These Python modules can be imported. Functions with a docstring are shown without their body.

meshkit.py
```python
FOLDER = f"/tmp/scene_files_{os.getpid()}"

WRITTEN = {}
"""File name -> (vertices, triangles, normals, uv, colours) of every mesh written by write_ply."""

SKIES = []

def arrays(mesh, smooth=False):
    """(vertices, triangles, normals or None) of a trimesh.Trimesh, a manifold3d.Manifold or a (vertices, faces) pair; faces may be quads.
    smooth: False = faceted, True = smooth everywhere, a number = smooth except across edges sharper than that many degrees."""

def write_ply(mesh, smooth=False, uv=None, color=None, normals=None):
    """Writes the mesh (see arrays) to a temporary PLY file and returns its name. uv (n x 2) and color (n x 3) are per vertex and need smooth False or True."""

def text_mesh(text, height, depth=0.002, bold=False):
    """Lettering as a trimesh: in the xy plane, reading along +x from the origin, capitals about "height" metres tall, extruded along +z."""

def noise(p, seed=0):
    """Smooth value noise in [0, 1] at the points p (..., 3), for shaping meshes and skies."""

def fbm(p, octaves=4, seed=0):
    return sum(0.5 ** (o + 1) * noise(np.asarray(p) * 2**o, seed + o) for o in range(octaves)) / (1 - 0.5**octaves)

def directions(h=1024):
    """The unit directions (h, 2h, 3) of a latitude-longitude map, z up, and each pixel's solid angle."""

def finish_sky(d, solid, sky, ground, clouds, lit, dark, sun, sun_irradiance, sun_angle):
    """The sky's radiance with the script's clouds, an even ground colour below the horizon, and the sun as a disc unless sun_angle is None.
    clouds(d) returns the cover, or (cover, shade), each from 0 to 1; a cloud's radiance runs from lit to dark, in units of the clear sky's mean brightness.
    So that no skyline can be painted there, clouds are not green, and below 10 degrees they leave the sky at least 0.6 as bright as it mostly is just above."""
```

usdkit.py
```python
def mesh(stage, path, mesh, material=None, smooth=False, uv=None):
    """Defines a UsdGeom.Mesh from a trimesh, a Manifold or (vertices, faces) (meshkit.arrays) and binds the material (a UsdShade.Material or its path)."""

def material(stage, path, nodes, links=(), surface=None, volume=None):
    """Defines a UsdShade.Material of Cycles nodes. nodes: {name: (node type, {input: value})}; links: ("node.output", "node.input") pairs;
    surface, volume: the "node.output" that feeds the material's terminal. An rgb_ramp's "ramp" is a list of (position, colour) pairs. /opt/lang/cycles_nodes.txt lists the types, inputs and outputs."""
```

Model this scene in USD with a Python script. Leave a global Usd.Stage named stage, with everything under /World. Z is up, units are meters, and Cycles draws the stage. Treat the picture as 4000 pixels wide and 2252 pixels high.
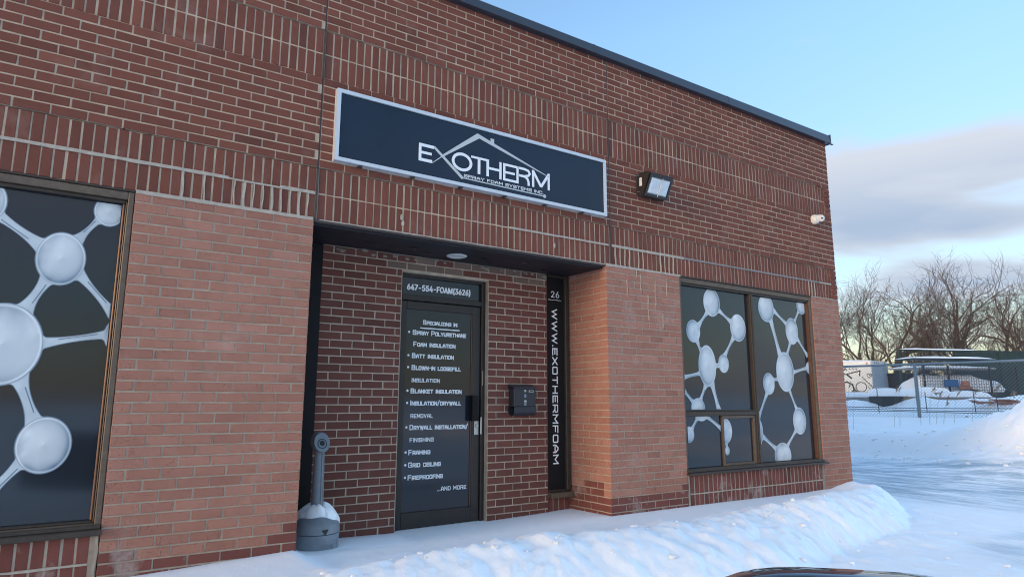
import math, random
import numpy as np
import trimesh
from shapely import affinity
from shapely.geometry import Polygon, LineString, Point, box as sbox
from shapely.ops import unary_union
import usdkit, meshkit
from pxr import Usd, UsdGeom, UsdLux, UsdShade, Sdf, Gf, Vt

stage = Usd.Stage.CreateInMemory()
UsdGeom.SetStageUpAxis(stage, UsdGeom.Tokens.z)
UsdGeom.SetStageMetersPerUnit(stage, 1.0)
UsdGeom.Xform.Define(stage, '/World')
UsdGeom.Scope.Define(stage, '/World/Looks')
rng = np.random.default_rng(7)
random.seed(7)

# ------------------------------------------------------------------ camera
CAM = np.array([-1.4214, -4.75, 1.2081])
YAW, PITCH, ROLL, FPX = 0.5911, 0.1707, 0.0021, 2560.0
EXPOSURE = 1.3
def cam_axes():
    F = np.array([math.sin(YAW) * math.cos(PITCH), math.cos(YAW) * math.cos(PITCH), math.sin(PITCH)])
    R = np.array([math.cos(YAW), -math.sin(YAW), 0.0])
    U = np.cross(R, F)
    return R * math.cos(ROLL) + U * math.sin(ROLL), -R * math.sin(ROLL) + U * math.cos(ROLL), F
CR, CU, CF = cam_axes()
cam = UsdGeom.Camera.Define(stage, '/World/camera')
cam.AddTransformOp().Set(Gf.Matrix4d(*CR, 0, *CU, 0, *(-CF), 0, *CAM, 1))
cam.CreateHorizontalApertureAttr(36.0)
cam.CreateVerticalApertureAttr(20.25)
cam.CreateFocalLengthAttr(36.0 * FPX / 4000.0)
cam.CreateClippingRangeAttr(Gf.Vec2f(0.05, 5000))
cam.CreateExposureAttr(EXPOSURE)

# ------------------------------------------------------------------ sky and sun
SUN = np.array([-1.0, -0.13, 0.15]); SUN /= np.linalg.norm(SUN)
ELEV, ROT = math.asin(SUN[2]), math.atan2(SUN[0], SUN[1])
SKY_STRENGTH = 0.15
sky = UsdLux.DomeLight.Define(stage, '/World/sky')
sky.GetPrim().SetCustomDataByKey('kind', 'structure')
skymat = usdkit.material(stage, '/World/Looks/sky', {
    'tex': ('sky_texture', {'sky_type': 'single_scattering', 'sun_disc': False, 'sun_elevation': ELEV, 'sun_rotation': ROT,
                            'altitude': 100.0, 'air_density': 1.0, 'aerosol_density': 0.6, 'ozone_density': 1.3}),
    'tc': ('texture_coordinate', {}),
    'sep': ('separate_xyz', {}),
    'map': ('mapping', {'location': (0.3, 1.2, 0.4), 'scale': (1.5, 1.5, 6.5), 'rotation': (0, 0.0, 0)}),
    'n': ('noise_texture', {'scale': 1.35, 'detail': 7.0, 'roughness': 0.47, 'distortion': 0.35}),
    'band': ('rgb_ramp', {'ramp': [(0.0, (0.10,) * 3), (0.10, (0.12,) * 3), (0.15, (0.20,) * 3), (0.19, (0.18,) * 3), (0.215, (0.32,) * 3), (0.295, (0.35,) * 3), (0.325, (0.16,) * 3), (0.35, (0.0,) * 3), (1.0, (0.0,) * 3)]}),
    'add': ('math', {'math_type': 'add'}),
    'cov': ('map_range', {'range_type': 'smoothstep', 'from_min': 0.66, 'from_max': 0.82, 'to_min': 0.0, 'to_max': 0.92, 'clamp': True}),
    'shade': ('map_range', {'from_min': 0.71, 'from_max': 0.88, 'to_min': 0.0, 'to_max': 1.0, 'clamp': True}),
    'toplit': ('map_range', {'from_min': 0.235, 'from_max': 0.315, 'to_min': 1.0, 'to_max': 0.15, 'clamp': True}),
    'shm': ('math', {'math_type': 'multiply'}),
    'ccol': ('mix_color', {'a': (2.0, 2.05, 2.22), 'b': (1.16, 1.42, 1.86)}),
    'veil': ('rgb_ramp', {'ramp': [(0.0, (0.44, 0.42, 0.42)), (0.10, (0.54, 0.52, 0.54)), (0.20, (0.66, 0.67, 0.73)), (0.32, (0.82, 0.84, 0.93)), (0.50, (1.0, 1.11, 1.24)), (1.0, (1.1, 1.2, 1.2))]}),
    'sk': ('mix_color', {'blend_type': 'multiply', 'fac': 1.0, 'use_clamp': False}),
    'mix': ('mix_color', {'use_clamp': False}),
    'bg': ('background_shader', {'strength': SKY_STRENGTH})},
    [('tc.generated', 'sep.vector'), ('tc.generated', 'map.vector'), ('map.vector', 'n.vector'), ('sep.z', 'band.fac'),
     ('n.fac', 'add.value1'), ('band.color', 'add.value2'), ('add.value', 'cov.value'), ('add.value', 'shade.value'), ('sep.z', 'toplit.value'), ('shade.result', 'shm.value1'), ('toplit.result', 'shm.value2'), ('shm.value', 'ccol.fac'),
     ('sep.z', 'veil.fac'), ('tex.color', 'sk.a'), ('veil.color', 'sk.b'), ('sk.result', 'mix.a'),
     ('cov.result', 'mix.fac'), ('ccol.result', 'mix.b'), ('mix.result', 'bg.color')], surface='bg.background')
UsdShade.MaterialBindingAPI.Apply(sky.GetPrim()).Bind(skymat)

sun = UsdLux.DistantLight.Define(stage, '/World/sun')
sun.CreateIntensityAttr(0.16)
sun.CreateAngleAttr(14.0)
sun.CreateNormalizeAttr(True)
sun.CreateColorAttr(Gf.Vec3f(1.0, 0.72, 0.45))
zz = SUN; xx = np.cross([0, 0, 1], zz); xx /= np.linalg.norm(xx); yy = np.cross(zz, xx)
sun.AddTransformOp().Set(Gf.Matrix4d(*xx, 0, *yy, 0, *zz, 0, 0, 0, 30, 1))

# ------------------------------------------------------------------ helpers
_taken = {}
def numbered(parent, name):
    key = (parent, name)
    n = _taken.get(key, 0); _taken[key] = n + 1
    return f'{parent}/{name}' if n == 0 else f'{parent}/{name}_{n:03d}'
def data(prim, **kw):
    for k, v in kw.items():
        if v: prim.SetCustomDataByKey(k, v)
    return prim
def path_of(parent):
    return '/World' if parent is None else (parent if isinstance(parent, str) else str(parent.GetPath()))
def obj(name, mesh, mat, parent=None, smooth=False, tone=None, **kw):
    p = numbered(path_of(parent), name)
    m = usdkit.mesh(stage, p, mesh, LOOK[mat], smooth=smooth)
    if tone is not None:
        t = np.atleast_1d(np.asarray(tone, np.float32))
        UsdGeom.PrimvarsAPI(m).CreatePrimvar('tone', Sdf.ValueTypeNames.FloatArray, 'vertex').Set(
            Vt.FloatArray.FromNumpy(np.broadcast_to(t, (len(m.GetPointsAttr().Get()),)).astype(np.float32).copy() if len(t) == 1 else t))
    return data(m.GetPrim(), **kw)
def group_prim(name, parent=None, loc=None, rotz=0, **kw):
    x = UsdGeom.Xform.Define(stage, numbered(path_of(parent), name))
    if loc is not None:
        x.AddTranslateOp().Set(Gf.Vec3d(*map(float, loc)))
        x.AddRotateZOp().Set(float(rotz))
    return data(x.GetPrim(), **kw)
def cat(ms):
    ms = [m for m in ms if m is not None]
    V, Fc, o = [], [], 0
    for m in ms:
        v, f = (np.asarray(m.vertices), np.asarray(m.faces)) if hasattr(m, 'vertices') else (np.asarray(m[0]), np.asarray(m[1]))
        V.append(v); Fc.append(f + o); o += len(v)
    return np.vstack(V), np.vstack(Fc)
def box(x0, x1, y0, y1, z0, z1):
    b = trimesh.creation.box([x1 - x0, y1 - y0, z1 - z0]); b.apply_translation([(x0 + x1) / 2, (y0 + y1) / 2, (z0 + z1) / 2]); return b
def bbox(x0, x1, y0, y1, z0, z1, c=0.006):
    """a box with chamfered edges"""
    c = min(c, (x1 - x0) * .45, (y1 - y0) * .45, (z1 - z0) * .45)
    P = []
    for sx in (0, 1):
        for sy in (0, 1):
            for sz in (0, 1):
                X, Y, Z = (x0, x1)[sx], (y0, y1)[sy], (z0, z1)[sz]
                dx, dy, dz = (c, -c)[sx], (c, -c)[sy], (c, -c)[sz]
                P += [(X, Y + dy, Z + dz), (X + dx, Y, Z + dz), (X + dx, Y + dy, Z)]
    return trimesh.convex.convex_hull(np.array(P))
def extr_xz(poly, y0, y1):
    """a shapely shape in (x, z) made solid between y0 (front) and y1 (back)"""
    out = []
    for g in getattr(poly, 'geoms', [poly]):
        if g.is_empty or g.area < 1e-8: continue
        m = trimesh.creation.extrude_polygon(g, y1 - y0, engine='earcut')
        v = np.asarray(m.vertices); f = np.asarray(m.faces)
        out.append((np.c_[v[:, 0], y0 + (y1 - y0) - v[:, 2], v[:, 1]], f))
    return cat(out)
def tube(pts, r, n=8, cap=True):
    pts = np.asarray(pts, float); r = np.broadcast_to(np.asarray(r, float), (len(pts),))
    d = np.gradient(pts, axis=0); d /= np.maximum(np.linalg.norm(d, axis=1, keepdims=True), 1e-9)
    a = np.where(np.abs(d[:, 2:3]) > 0.9, [[1.0, 0, 0]], [[0, 0, 1.0]])
    s = np.cross(d, a); s /= np.maximum(np.linalg.norm(s, axis=1, keepdims=True), 1e-9); t = np.cross(s, d)
    th = np.arange(n) * 2 * np.pi / n
    V = (pts[:, None] + r[:, None, None] * (np.cos(th)[None, :, None] * s[:, None] + np.sin(th)[None, :, None] * t[:, None])).reshape(-1, 3)
    i = np.arange(len(pts) - 1)[:, None] * n; j = np.arange(n)[None]; k = (j + 1) % n
    a_, b_, c_, e_ = i + j, i + k, i + n + k, i + n + j
    Fc = np.concatenate([np.stack([a_, c_, b_], -1).reshape(-1, 3), np.stack([a_, e_, c_], -1).reshape(-1, 3)])
    if cap:
        L = len(pts); V = np.vstack([V, pts[0], pts[-1]])
        jj = np.arange(n); kk = (jj + 1) % n
        Fc = np.vstack([Fc, np.c_[jj, kk, np.full(n, L * n)], np.c_[(L - 1) * n + kk, (L - 1) * n + jj, np.full(n, L * n + 1)]])
    return V, Fc
def lathe(prof, n=32):
    prof = np.asarray(prof, float); m = len(prof)
    th = np.arange(n) * 2 * np.pi / n
    V = np.stack([prof[:, 0][:, None] * np.cos(th), prof[:, 0][:, None] * np.sin(th), np.broadcast_to(prof[:, 1][:, None], (m, n))], -1).reshape(-1, 3)
    i = np.arange(m - 1)[:, None] * n; j = np.arange(n)[None]; k = (j + 1) % n
    Fc = np.concatenate([np.stack([i + j, i + k, i + n + k], -1).reshape(-1, 3), np.stack([i + j, i + n + k, i + n + j], -1).reshape(-1, 3)])
    return V, Fc
def moved(m, d=(0, 0, 0), R=None):
    v, f = (np.asarray(m.vertices), np.asarray(m.faces)) if hasattr(m, 'vertices') else m
    v = np.asarray(v, float)
    if R is not None: v = v @ np.asarray(R).T
    return v + np.asarray(d, float), f
def rotx(a): c, s = math.cos(a), math.sin(a); return np.array([[1, 0, 0], [0, c, -s], [0, s, c]])
def rotz(a): c, s = math.cos(a), math.sin(a); return np.array([[c, -s, 0], [s, c, 0], [0, 0, 1]])

# ------------------------------------------------------------------ materials
LOOK = {}
def plain(name, col, rough=0.6, metal=0.0, spec=0.5, bump=None, mott=0.0, mscale=8.0, coat=0.0):
    nodes = {'p': ('principled_bsdf', {'base_color': col, 'roughness': rough, 'metallic': metal, 'specular_ior_level': spec, 'coat_weight': coat})}
    links = []
    if mott or bump:
        nodes['g'] = ('geometry', {})
    if mott:
        nodes['n'] = ('noise_texture', {'scale': mscale, 'detail': 5.0, 'roughness': 0.6})
        nodes['r'] = ('rgb_ramp', {'ramp': [(0.25, tuple(np.clip(np.array(col) * (1 - mott), 0, 1))), (0.75, tuple(np.clip(np.array(col) * (1 + mott), 0, 1)))]})
        links += [('g.position', 'n.vector'), ('n.fac', 'r.fac'), ('r.color', 'p.base_color')]
    if bump:
        nodes['bn'] = ('noise_texture', {'scale': bump[0], 'detail': 4.0})
        nodes['b'] = ('bump', {'strength': 1.0, 'distance': bump[1]})
        links += [('g.position', 'bn.vector'), ('bn.fac', 'b.height'), ('b.normal', 'p.normal')]
    LOOK[name] = usdkit.material(stage, f'/World/Looks/{name}', nodes, links, surface='p.BSDF')
def brickmat(name, lo, mid, hi, speck, spk_at, bump, bloom=0.0):
    """fired clay: each brick has its own tone (primvar), with mottling, drag marks and dark specks"""
    LOOK[name] = usdkit.material(stage, f'/World/Looks/{name}', {
        'g': ('geometry', {}), 'a': ('attribute', {'attribute': 'tone'}),
        'n1': ('noise_texture', {'scale': 9.0, 'detail': 4.0, 'roughness': 0.6}),
        'n0': ('noise_texture', {'scale': 1.1, 'detail': 3.0, 'roughness': 0.6}),
        'm1': ('math', {'math_type': 'multiply_add', 'value2': 0.42, 'value3': -0.21}),
        'm0': ('math', {'math_type': 'multiply_add', 'value2': 0.5, 'value3': -0.25}),
        's1': ('math', {'math_type': 'add'}), 's0': ('math', {'math_type': 'add'}),
        'r': ('rgb_ramp', {'ramp': [(0.0, lo), (0.5, mid), (1.0, hi)]}),
        'n2': ('noise_texture', {'scale': 130.0, 'detail': 2.0}),
        'sr': ('map_range', {'from_min': spk_at, 'from_max': spk_at + 0.08, 'to_min': 0.0, 'to_max': 0.75, 'clamp': True}),
        'mx': ('mix_color', {'b': speck}),
        'wn': ('noise_texture', {'scale': 2.6, 'detail': 6.0, 'roughness': 0.7}),
        'wr': ('map_range', {'from_min': 0.56, 'from_max': 0.74, 'to_min': 0.0, 'to_max': bloom, 'clamp': True}),
        'wm': ('mix_color', {'b': (0.52, 0.47, 0.43)}),
        'bn': ('noise_texture', {'scale': 220.0, 'detail': 3.0}),
        'b': ('bump', {'strength': 1.0, 'distance': bump}),
        'p': ('principled_bsdf', {'roughness': 0.85, 'specular_ior_level': 0.3})},
        [('g.position', 'n1.vector'), ('g.position', 'n2.vector'), ('g.position', 'n0.vector'), ('g.position', 'bn.vector'), ('n1.fac', 'm1.value1'), ('n0.fac', 'm0.value1'),
         ('a.fac', 's1.value1'), ('m1.value', 's1.value2'), ('s1.value', 's0.value1'), ('m0.value', 's0.value2'), ('s0.value', 'r.fac'),
         ('n2.fac', 'sr.value'), ('sr.result', 'mx.fac'), ('r.color', 'mx.a'), ('mx.result', 'wm.a'), ('g.position', 'wn.vector'), ('wn.fac', 'wr.value'), ('wr.result', 'wm.fac'), ('wm.result', 'p.base_color'), ('bn.fac', 'b.height'), ('b.normal', 'p.normal')], surface='p.BSDF')
brickmat('brick_red', (0.105, 0.040, 0.030), (0.168, 0.057, 0.039), (0.22, 0.076, 0.051), (0.05, 0.025, 0.02), 0.66, 0.0009, 0.12)
brickmat('brick_entry', (0.100, 0.040, 0.031), (0.155, 0.056, 0.042), (0.205, 0.076, 0.056), (0.04, 0.02, 0.018), 0.70, 0.0007)
brickmat('brick_tan', (0.27, 0.117, 0.084), (0.375, 0.171, 0.122), (0.47, 0.235, 0.175), (0.08, 0.042, 0.034), 0.56, 0.0016, 0.30)
brickmat('brick_plinth', (0.10, 0.036, 0.030), (0.18, 0.060, 0.048), (0.24, 0.085, 0.065), (0.06, 0.03, 0.025), 0.66, 0.0009, 0.75)
brickmat('brick_dusty', (0.13, 0.085, 0.065), (0.19, 0.125, 0.095), (0.25, 0.17, 0.13), (0.06, 0.04, 0.03), 0.68, 0.0009)
plain('mortar_pale', (0.47, 0.355, 0.26), 0.95, spec=0.2, bump=(160, 0.002), mott=0.22, mscale=14)
plain('mortar_grey', (0.38, 0.315, 0.25), 0.95, spec=0.2, bump=(160, 0.002), mott=0.2, mscale=14)
plain('mortar_entry', (0.47, 0.37, 0.285), 0.95, spec=0.2, bump=(160, 0.002), mott=0.25, mscale=10)
plain('caulk', (0.42, 0.365, 0.305), 0.8, spec=0.3, bump=(90, 0.002), mott=0.2, mscale=20)
plain('caulk_grey', (0.25, 0.235, 0.225), 0.8, spec=0.3, bump=(90, 0.002), mott=0.2, mscale=20)
plain('sealant', (0.075, 0.058, 0.054), 0.7, spec=0.3, mott=0.2, mscale=15)
plain('coping_metal', (0.030, 0.036, 0.050), 0.32, metal=0.0, spec=0.7, mott=0.1, mscale=3)
plain('bronze', (0.050, 0.038, 0.030), 0.42, metal=0.25, mott=0.25, mscale=25)
plain('bronze_light', (0.12, 0.088, 0.065), 0.5, metal=0.2, mott=0.25, mscale=25)
plain('copper_bead', (0.12, 0.062, 0.042), 0.45, metal=0.45, mott=0.2, mscale=18)
plain('frame_black', (0.008, 0.008, 0.009), 0.65, spec=0.25, mott=0.2, mscale=20)
plain('soffit_paint', (0.014, 0.013, 0.018), 0.55, mott=0.3, mscale=12, bump=(18, 0.004))
plain('paint_flake', (0.05, 0.022, 0.02), 0.8)
plain('foam', (0.24, 0.20, 0.15), 0.9, mott=0.3, mscale=30)
plain('film_dark', (0.010, 0.014, 0.020), 0.09, spec=0.7)
plain('print_fill', (0.50, 0.56, 0.60), 0.3, mott=0.18, mscale=6)
plain('print_rim', (0.16, 0.21, 0.27), 0.3)
LOOK['print_atom'] = usdkit.material(stage, '/World/Looks/print_atom', {'a': ('attribute', {'attribute': 'tone'}),
    'r': ('rgb_ramp', {'ramp': [(0.0, (0.07, 0.11, 0.17)), (0.25, (0.22, 0.29, 0.37)), (0.55, (0.42, 0.48, 0.53)), (0.8, (0.56, 0.61, 0.65)), (1.0, (0.76, 0.80, 0.82))]}),
    'p': ('principled_bsdf', {'roughness': 0.3})}, [('a.fac', 'r.fac'), ('r.color', 'p.base_color')], surface='p.BSDF')
plain('print_glow', (0.56, 0.61, 0.64), 0.3)
plain('vinyl_white', (0.80, 0.82, 0.85), 0.35)
plain('logo_silver', (0.50, 0.53, 0.55), 0.4)
plain('sign_panel', (0.007, 0.016, 0.033), 0.22, spec=0.5, mott=0.25, mscale=1.2)
plain('aluminium', (0.62, 0.66, 0.70), 0.42, metal=0.35, mott=0.05, mscale=5)
plain('door_paint', (0.022, 0.017, 0.015), 0.38, mott=0.2, mscale=12)
plain('door_film', (0.010, 0.013, 0.020), 0.10, spec=0.65)
plain('steel', (0.48, 0.48, 0.47), 0.35, metal=0.8)
plain('mailbox_paint', (0.018, 0.021, 0.030), 0.33, spec=0.5)
plain('lamp_shell', (0.018, 0.017, 0.018), 0.4)
plain('lamp_lens', (0.55, 0.60, 0.64), 0.2, mott=0.12, mscale=20)
plain('sticker', (0.62, 0.60, 0.55), 0.6)
plain('camera_white', (0.70, 0.67, 0.62), 0.35)
plain('camera_black', (0.01, 0.01, 0.012), 0.15)
plain('light_white', (0.62, 0.62, 0.60), 0.4)
plain('plastic_grey', (0.205, 0.232, 0.260), 0.48, mott=0.12, mscale=30, bump=(300, 0.0006))
plain('plastic_dark', (0.02, 0.021, 0.023), 0.5)
plain('render_wall', (0.16, 0.06, 0.045), 0.9, mott=0.2, mscale=6)
plain('galvanised', (0.20, 0.25, 0.29), 0.5, metal=0.3, mott=0.2, mscale=20)
plain('fence_wire', (0.10, 0.125, 0.15), 0.5, metal=0.3)
plain('bark', (0.060, 0.044, 0.038), 0.9, mott=0.35, mscale=5)
plain('twig', (0.085, 0.062, 0.054), 0.9)
plain('reed', (0.28, 0.205, 0.125), 0.9, mott=0.3, mscale=12)
plain('truck_white', (0.66, 0.63, 0.57), 0.5, mott=0.08, mscale=2)
plain('truck_end', (0.36, 0.40, 0.44), 0.5, mott=0.12, mscale=2)
plain('black_paint', (0.012, 0.012, 0.013), 0.5)
plain('dark_steel', (0.022, 0.022, 0.026), 0.6, mott=0.3, mscale=4)
plain('green_screen', (0.018, 0.036, 0.034), 0.7, mott=0.25, mscale=3)
plain('tarp_blue', (0.02, 0.075, 0.20), 0.5)
plain('wood_tan', (0.36, 0.27, 0.17), 0.8, mott=0.2, mscale=8)
plain('wood_grey', (0.27, 0.25, 0.235), 0.85, mott=0.25, mscale=6)
plain('pallet_red', (0.30, 0.125, 0.085), 0.85, mott=0.35, mscale=6)
plain('red_plastic', (0.40, 0.04, 0.035), 0.5)
plain('rubber', (0.014, 0.014, 0.015), 0.7)
plain('car_paint', (0.010, 0.014, 0.022), 0.12, coat=1.0)
plain('car_trim', (0.012, 0.012, 0.014), 0.45)
plain('mirror_glass', (0.16, 0.26, 0.40), 0.04, metal=1.0)
plain('roof_felt', (0.08, 0.08, 0.08), 0.9)
plain('concrete', (0.30, 0.29, 0.28), 0.9, mott=0.2, mscale=8)

SNOW_BASE = {
    'g': ('geometry', {}),
    'n': ('noise_texture', {'scale': 60.0, 'detail': 4.0, 'roughness': 0.65}),
    'n2': ('noise_texture', {'scale': 9.0, 'detail': 5.0, 'roughness': 0.6}),
    'ad': ('math', {'math_type': 'multiply_add', 'value2': 0.25}),
    'b': ('bump', {'strength': 0.7, 'distance': 0.010}),
    'p': ('principled_bsdf', {'base_color': (0.84, 0.87, 0.91), 'roughness': 0.75, 'specular_ior_level': 0.25,
                              'subsurface_weight': 0.5, 'subsurface_scale': 0.05, 'subsurface_radius': (0.6, 0.8, 1.0)})}
SNOW_LINKS = [('g.position', 'n.vector'), ('g.position', 'n2.vector'), ('n.fac', 'ad.value1'), ('n2.fac', 'ad.value3'), ('ad.value', 'b.height'), ('b.normal', 'p.normal')]
LOOK['snow'] = usdkit.material(stage, '/World/Looks/snow', SNOW_BASE, SNOW_LINKS, surface='p.BSDF')
# ploughed, packed ground: the primvar "tone" says how icy and dirty the packed snow of the lane is
LOOK['snow_field'] = usdkit.material(stage, '/World/Looks/snow_field', {
    **SNOW_BASE,
    'a': ('attribute', {'attribute': 'tone'}),
    'mp': ('mapping', {'scale': (2.6, 0.55, 1.0), 'rotation': (0, 0, 0.35)}),
    'sn': ('noise_texture', {'scale': 1.6, 'detail': 8.0, 'roughness': 0.68}),
    'sr': ('map_range', {'from_min': 0.40, 'from_max': 0.58, 'to_min': 0.0, 'to_max': 1.0, 'clamp': True}),
    'sm': ('math', {'math_type': 'multiply'}),
    'fn': ('noise_texture', {'scale': 7.0, 'detail': 6.0, 'roughness': 0.7}),
    'fr': ('map_range', {'from_min': 0.56, 'from_max': 0.66, 'to_min': 0.0, 'to_max': 0.7, 'clamp': True}),
    'fm': ('math', {'math_type': 'multiply'}),
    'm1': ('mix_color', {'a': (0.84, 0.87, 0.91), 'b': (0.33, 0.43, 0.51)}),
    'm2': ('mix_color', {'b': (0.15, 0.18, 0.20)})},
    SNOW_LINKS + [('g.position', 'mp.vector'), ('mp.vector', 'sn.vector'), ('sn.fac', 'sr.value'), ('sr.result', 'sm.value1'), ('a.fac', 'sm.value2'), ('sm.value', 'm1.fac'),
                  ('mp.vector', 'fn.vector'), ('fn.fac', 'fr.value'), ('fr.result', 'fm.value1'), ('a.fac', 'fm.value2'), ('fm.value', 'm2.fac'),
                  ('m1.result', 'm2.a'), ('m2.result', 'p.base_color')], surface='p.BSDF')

# ------------------------------------------------------------------ brick laying
OFF = 2.55                      # height of the underside of the lower soldier course
ROW = 0.2 / 3
LEN = 0.193
SOL = 0.0643
XJ = 46 * SOL                   # second expansion joint
XC = 7.005                      # building corner
TANROW = 0.0673
class Face:
    """a wall face: origin O, u to the right, v up, n outwards"""
    def __init__(s, O, U, V, N): s.O, s.U, s.V, s.N = map(lambda a: np.array(a, float), (O, U, V, N))
    def at(s, q): q = np.asarray(q, float); return s.O + q[..., 0:1] * s.U + q[..., 1:2] * s.V + q[..., 2:3] * s.N
FRONT = Face((0, 0, 0), (1, 0, 0), (0, 0, 1), (0, -1, 0))
ENTRY = Face((0, 0.6, 0), (1, 0, 0), (0, 0, 1), (0, -1, 0))
_BF = []
def _brickfaces():
    f = [(0, 1, 2), (0, 2, 3)]
    for k in range(4):
        a, b = k, (k + 1) % 4
        f += [(4 + a, 4 + b, b), (4 + a, b, a), (8 + a, 8 + b, 4 + b), (8 + a, 4 + b, 4 + a)]
    return np.array(f)
BF = _brickfaces()
def brick(face, u0, u1, v0, v1, depth=0.03, n=0.0, jit=0.0011):
    j = rng.uniform(-jit, jit, (4, 2)); pr = n + rng.uniform(-0.0014, 0.0014); c = 0.0032
    R = np.array([(u0, v0), (u1, v0), (u1, v1), (u0, v1)]) + j
    s = np.array([(1, 1), (-1, 1), (-1, -1), (1, -1)])
    q = np.vstack([np.c_[R + s * c, np.full(4, pr)], np.c_[R, np.full(4, pr - c)], np.c_[R, np.full(4, pr - depth)]])
    tilt = rng.uniform(-0.0011, 0.0011, 2)
    q[:8, 2] += tilt[0] * s[[0, 1, 2, 3] * 2][:, 0] + tilt[1] * s[[0, 1, 2, 3] * 2][:, 1]
    return face.at(q), BF
# how many of each kind stand alone: the ones that show largest
class Pool:
    def __init__(s): s.items = []
    def add(s, parent, name, mesh, mat, tone): s.items.append((parent, name, mesh, mat, tone))
    def flush(s, limit=300):
        kinds = {}
        for it in s.items: kinds.setdefault(it[1], []).append(it)
        for name, its in kinds.items():
            size = []
            for it in its:
                v = it[2][0][4:8]; d = v - CAM; dep = d @ CF
                px, py = FPX * (d @ CR) / dep, FPX * (d @ CU) / dep
                inside = (dep.min() > 0.1) and (np.abs(px) < 2000).any() and (np.abs(py) < 1126).any()
                ar = abs(np.sum(px * np.roll(py, -1) - py * np.roll(px, -1))) / 2
                size.append(ar if inside else 0)
            order = np.argsort(-np.array(size)); single = set(order[:limit].tolist())
            single = {i for i in single if size[i] > 0}
            rest = {}
            for i, it in enumerate(its):
                if i in single: obj(name, it[2], it[3], it[0], tone=it[4])
                else: rest.setdefault((str(it[0].GetPath()), it[3]), []).append(it)
            for (pp, mat), lst in rest.items():
                m = cat([l[2] for l in lst]); tn = np.repeat([l[4] for l in lst], 12)
                obj('brickwork', m, mat, pp, tone=tn, kind='stuff')
POOL = Pool()
def tone(): return float(np.clip(0.5 + rng.normal(0, 0.115), 0, 1))
def lay(parent, face, u0, u1, v0, rows, rowh, length, mat, name='brick', depth=0.03, n=0.0, shift=0, holes=(), joint=0.010, plinth=None, halfstart=None, tones=None):
    """running bond between u0 and u1; bricks that fall into a hole are left out or cut"""
    for r in range(rows):
        z0, z1 = v0 + r * rowh + joint / 2, v0 + (r + 1) * rowh - joint / 2
        start = u0 - (0 if (r + shift) % 2 else length / 2)
        k = 0
        while start + k * length < u1 - 0.012:
            a, b = start + k * length + joint / 2, start + (k + 1) * length - joint / 2
            a, b = a + rng.uniform(-.002, .002), b + rng.uniform(-.002, .002)
            k += 1
            if a < u0 + joint: a = u0
            if b > u1 - joint: b = u1
            if b - a < 0.02: continue
            segs = [(a, b)]
            for (hu0, hu1, hv0, hv1) in holes:
                if z1 <= hv0 + 0.005 or z0 >= hv1 - 0.005: continue
                segs = [t for (p, q) in segs for t in ((p, min(q, hu0)), (max(p, hu1), q)) if t[1] - t[0] > 0.015]
            for (p, q) in segs:
                m2 = mat
                if plinth is not None:
                    edge = plinth + 0.07 * math.sin(3.1 * p + 1.0) - (0.05 if rng.random() < .25 else 0)
                    if (z0 + z1) / 2 < edge: m2 = 'brick_plinth'
                t = (tone() if mat != 'brick_tan' else .5 + .7 * (tone() - .5)) if tones is None else tones(p, z0)
                if t == 'dusty': m2, t = 'brick_dusty', tone()
                POOL.add(parent, name, brick(face, p, q, z0, z1, depth, n), m2, t)
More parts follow.
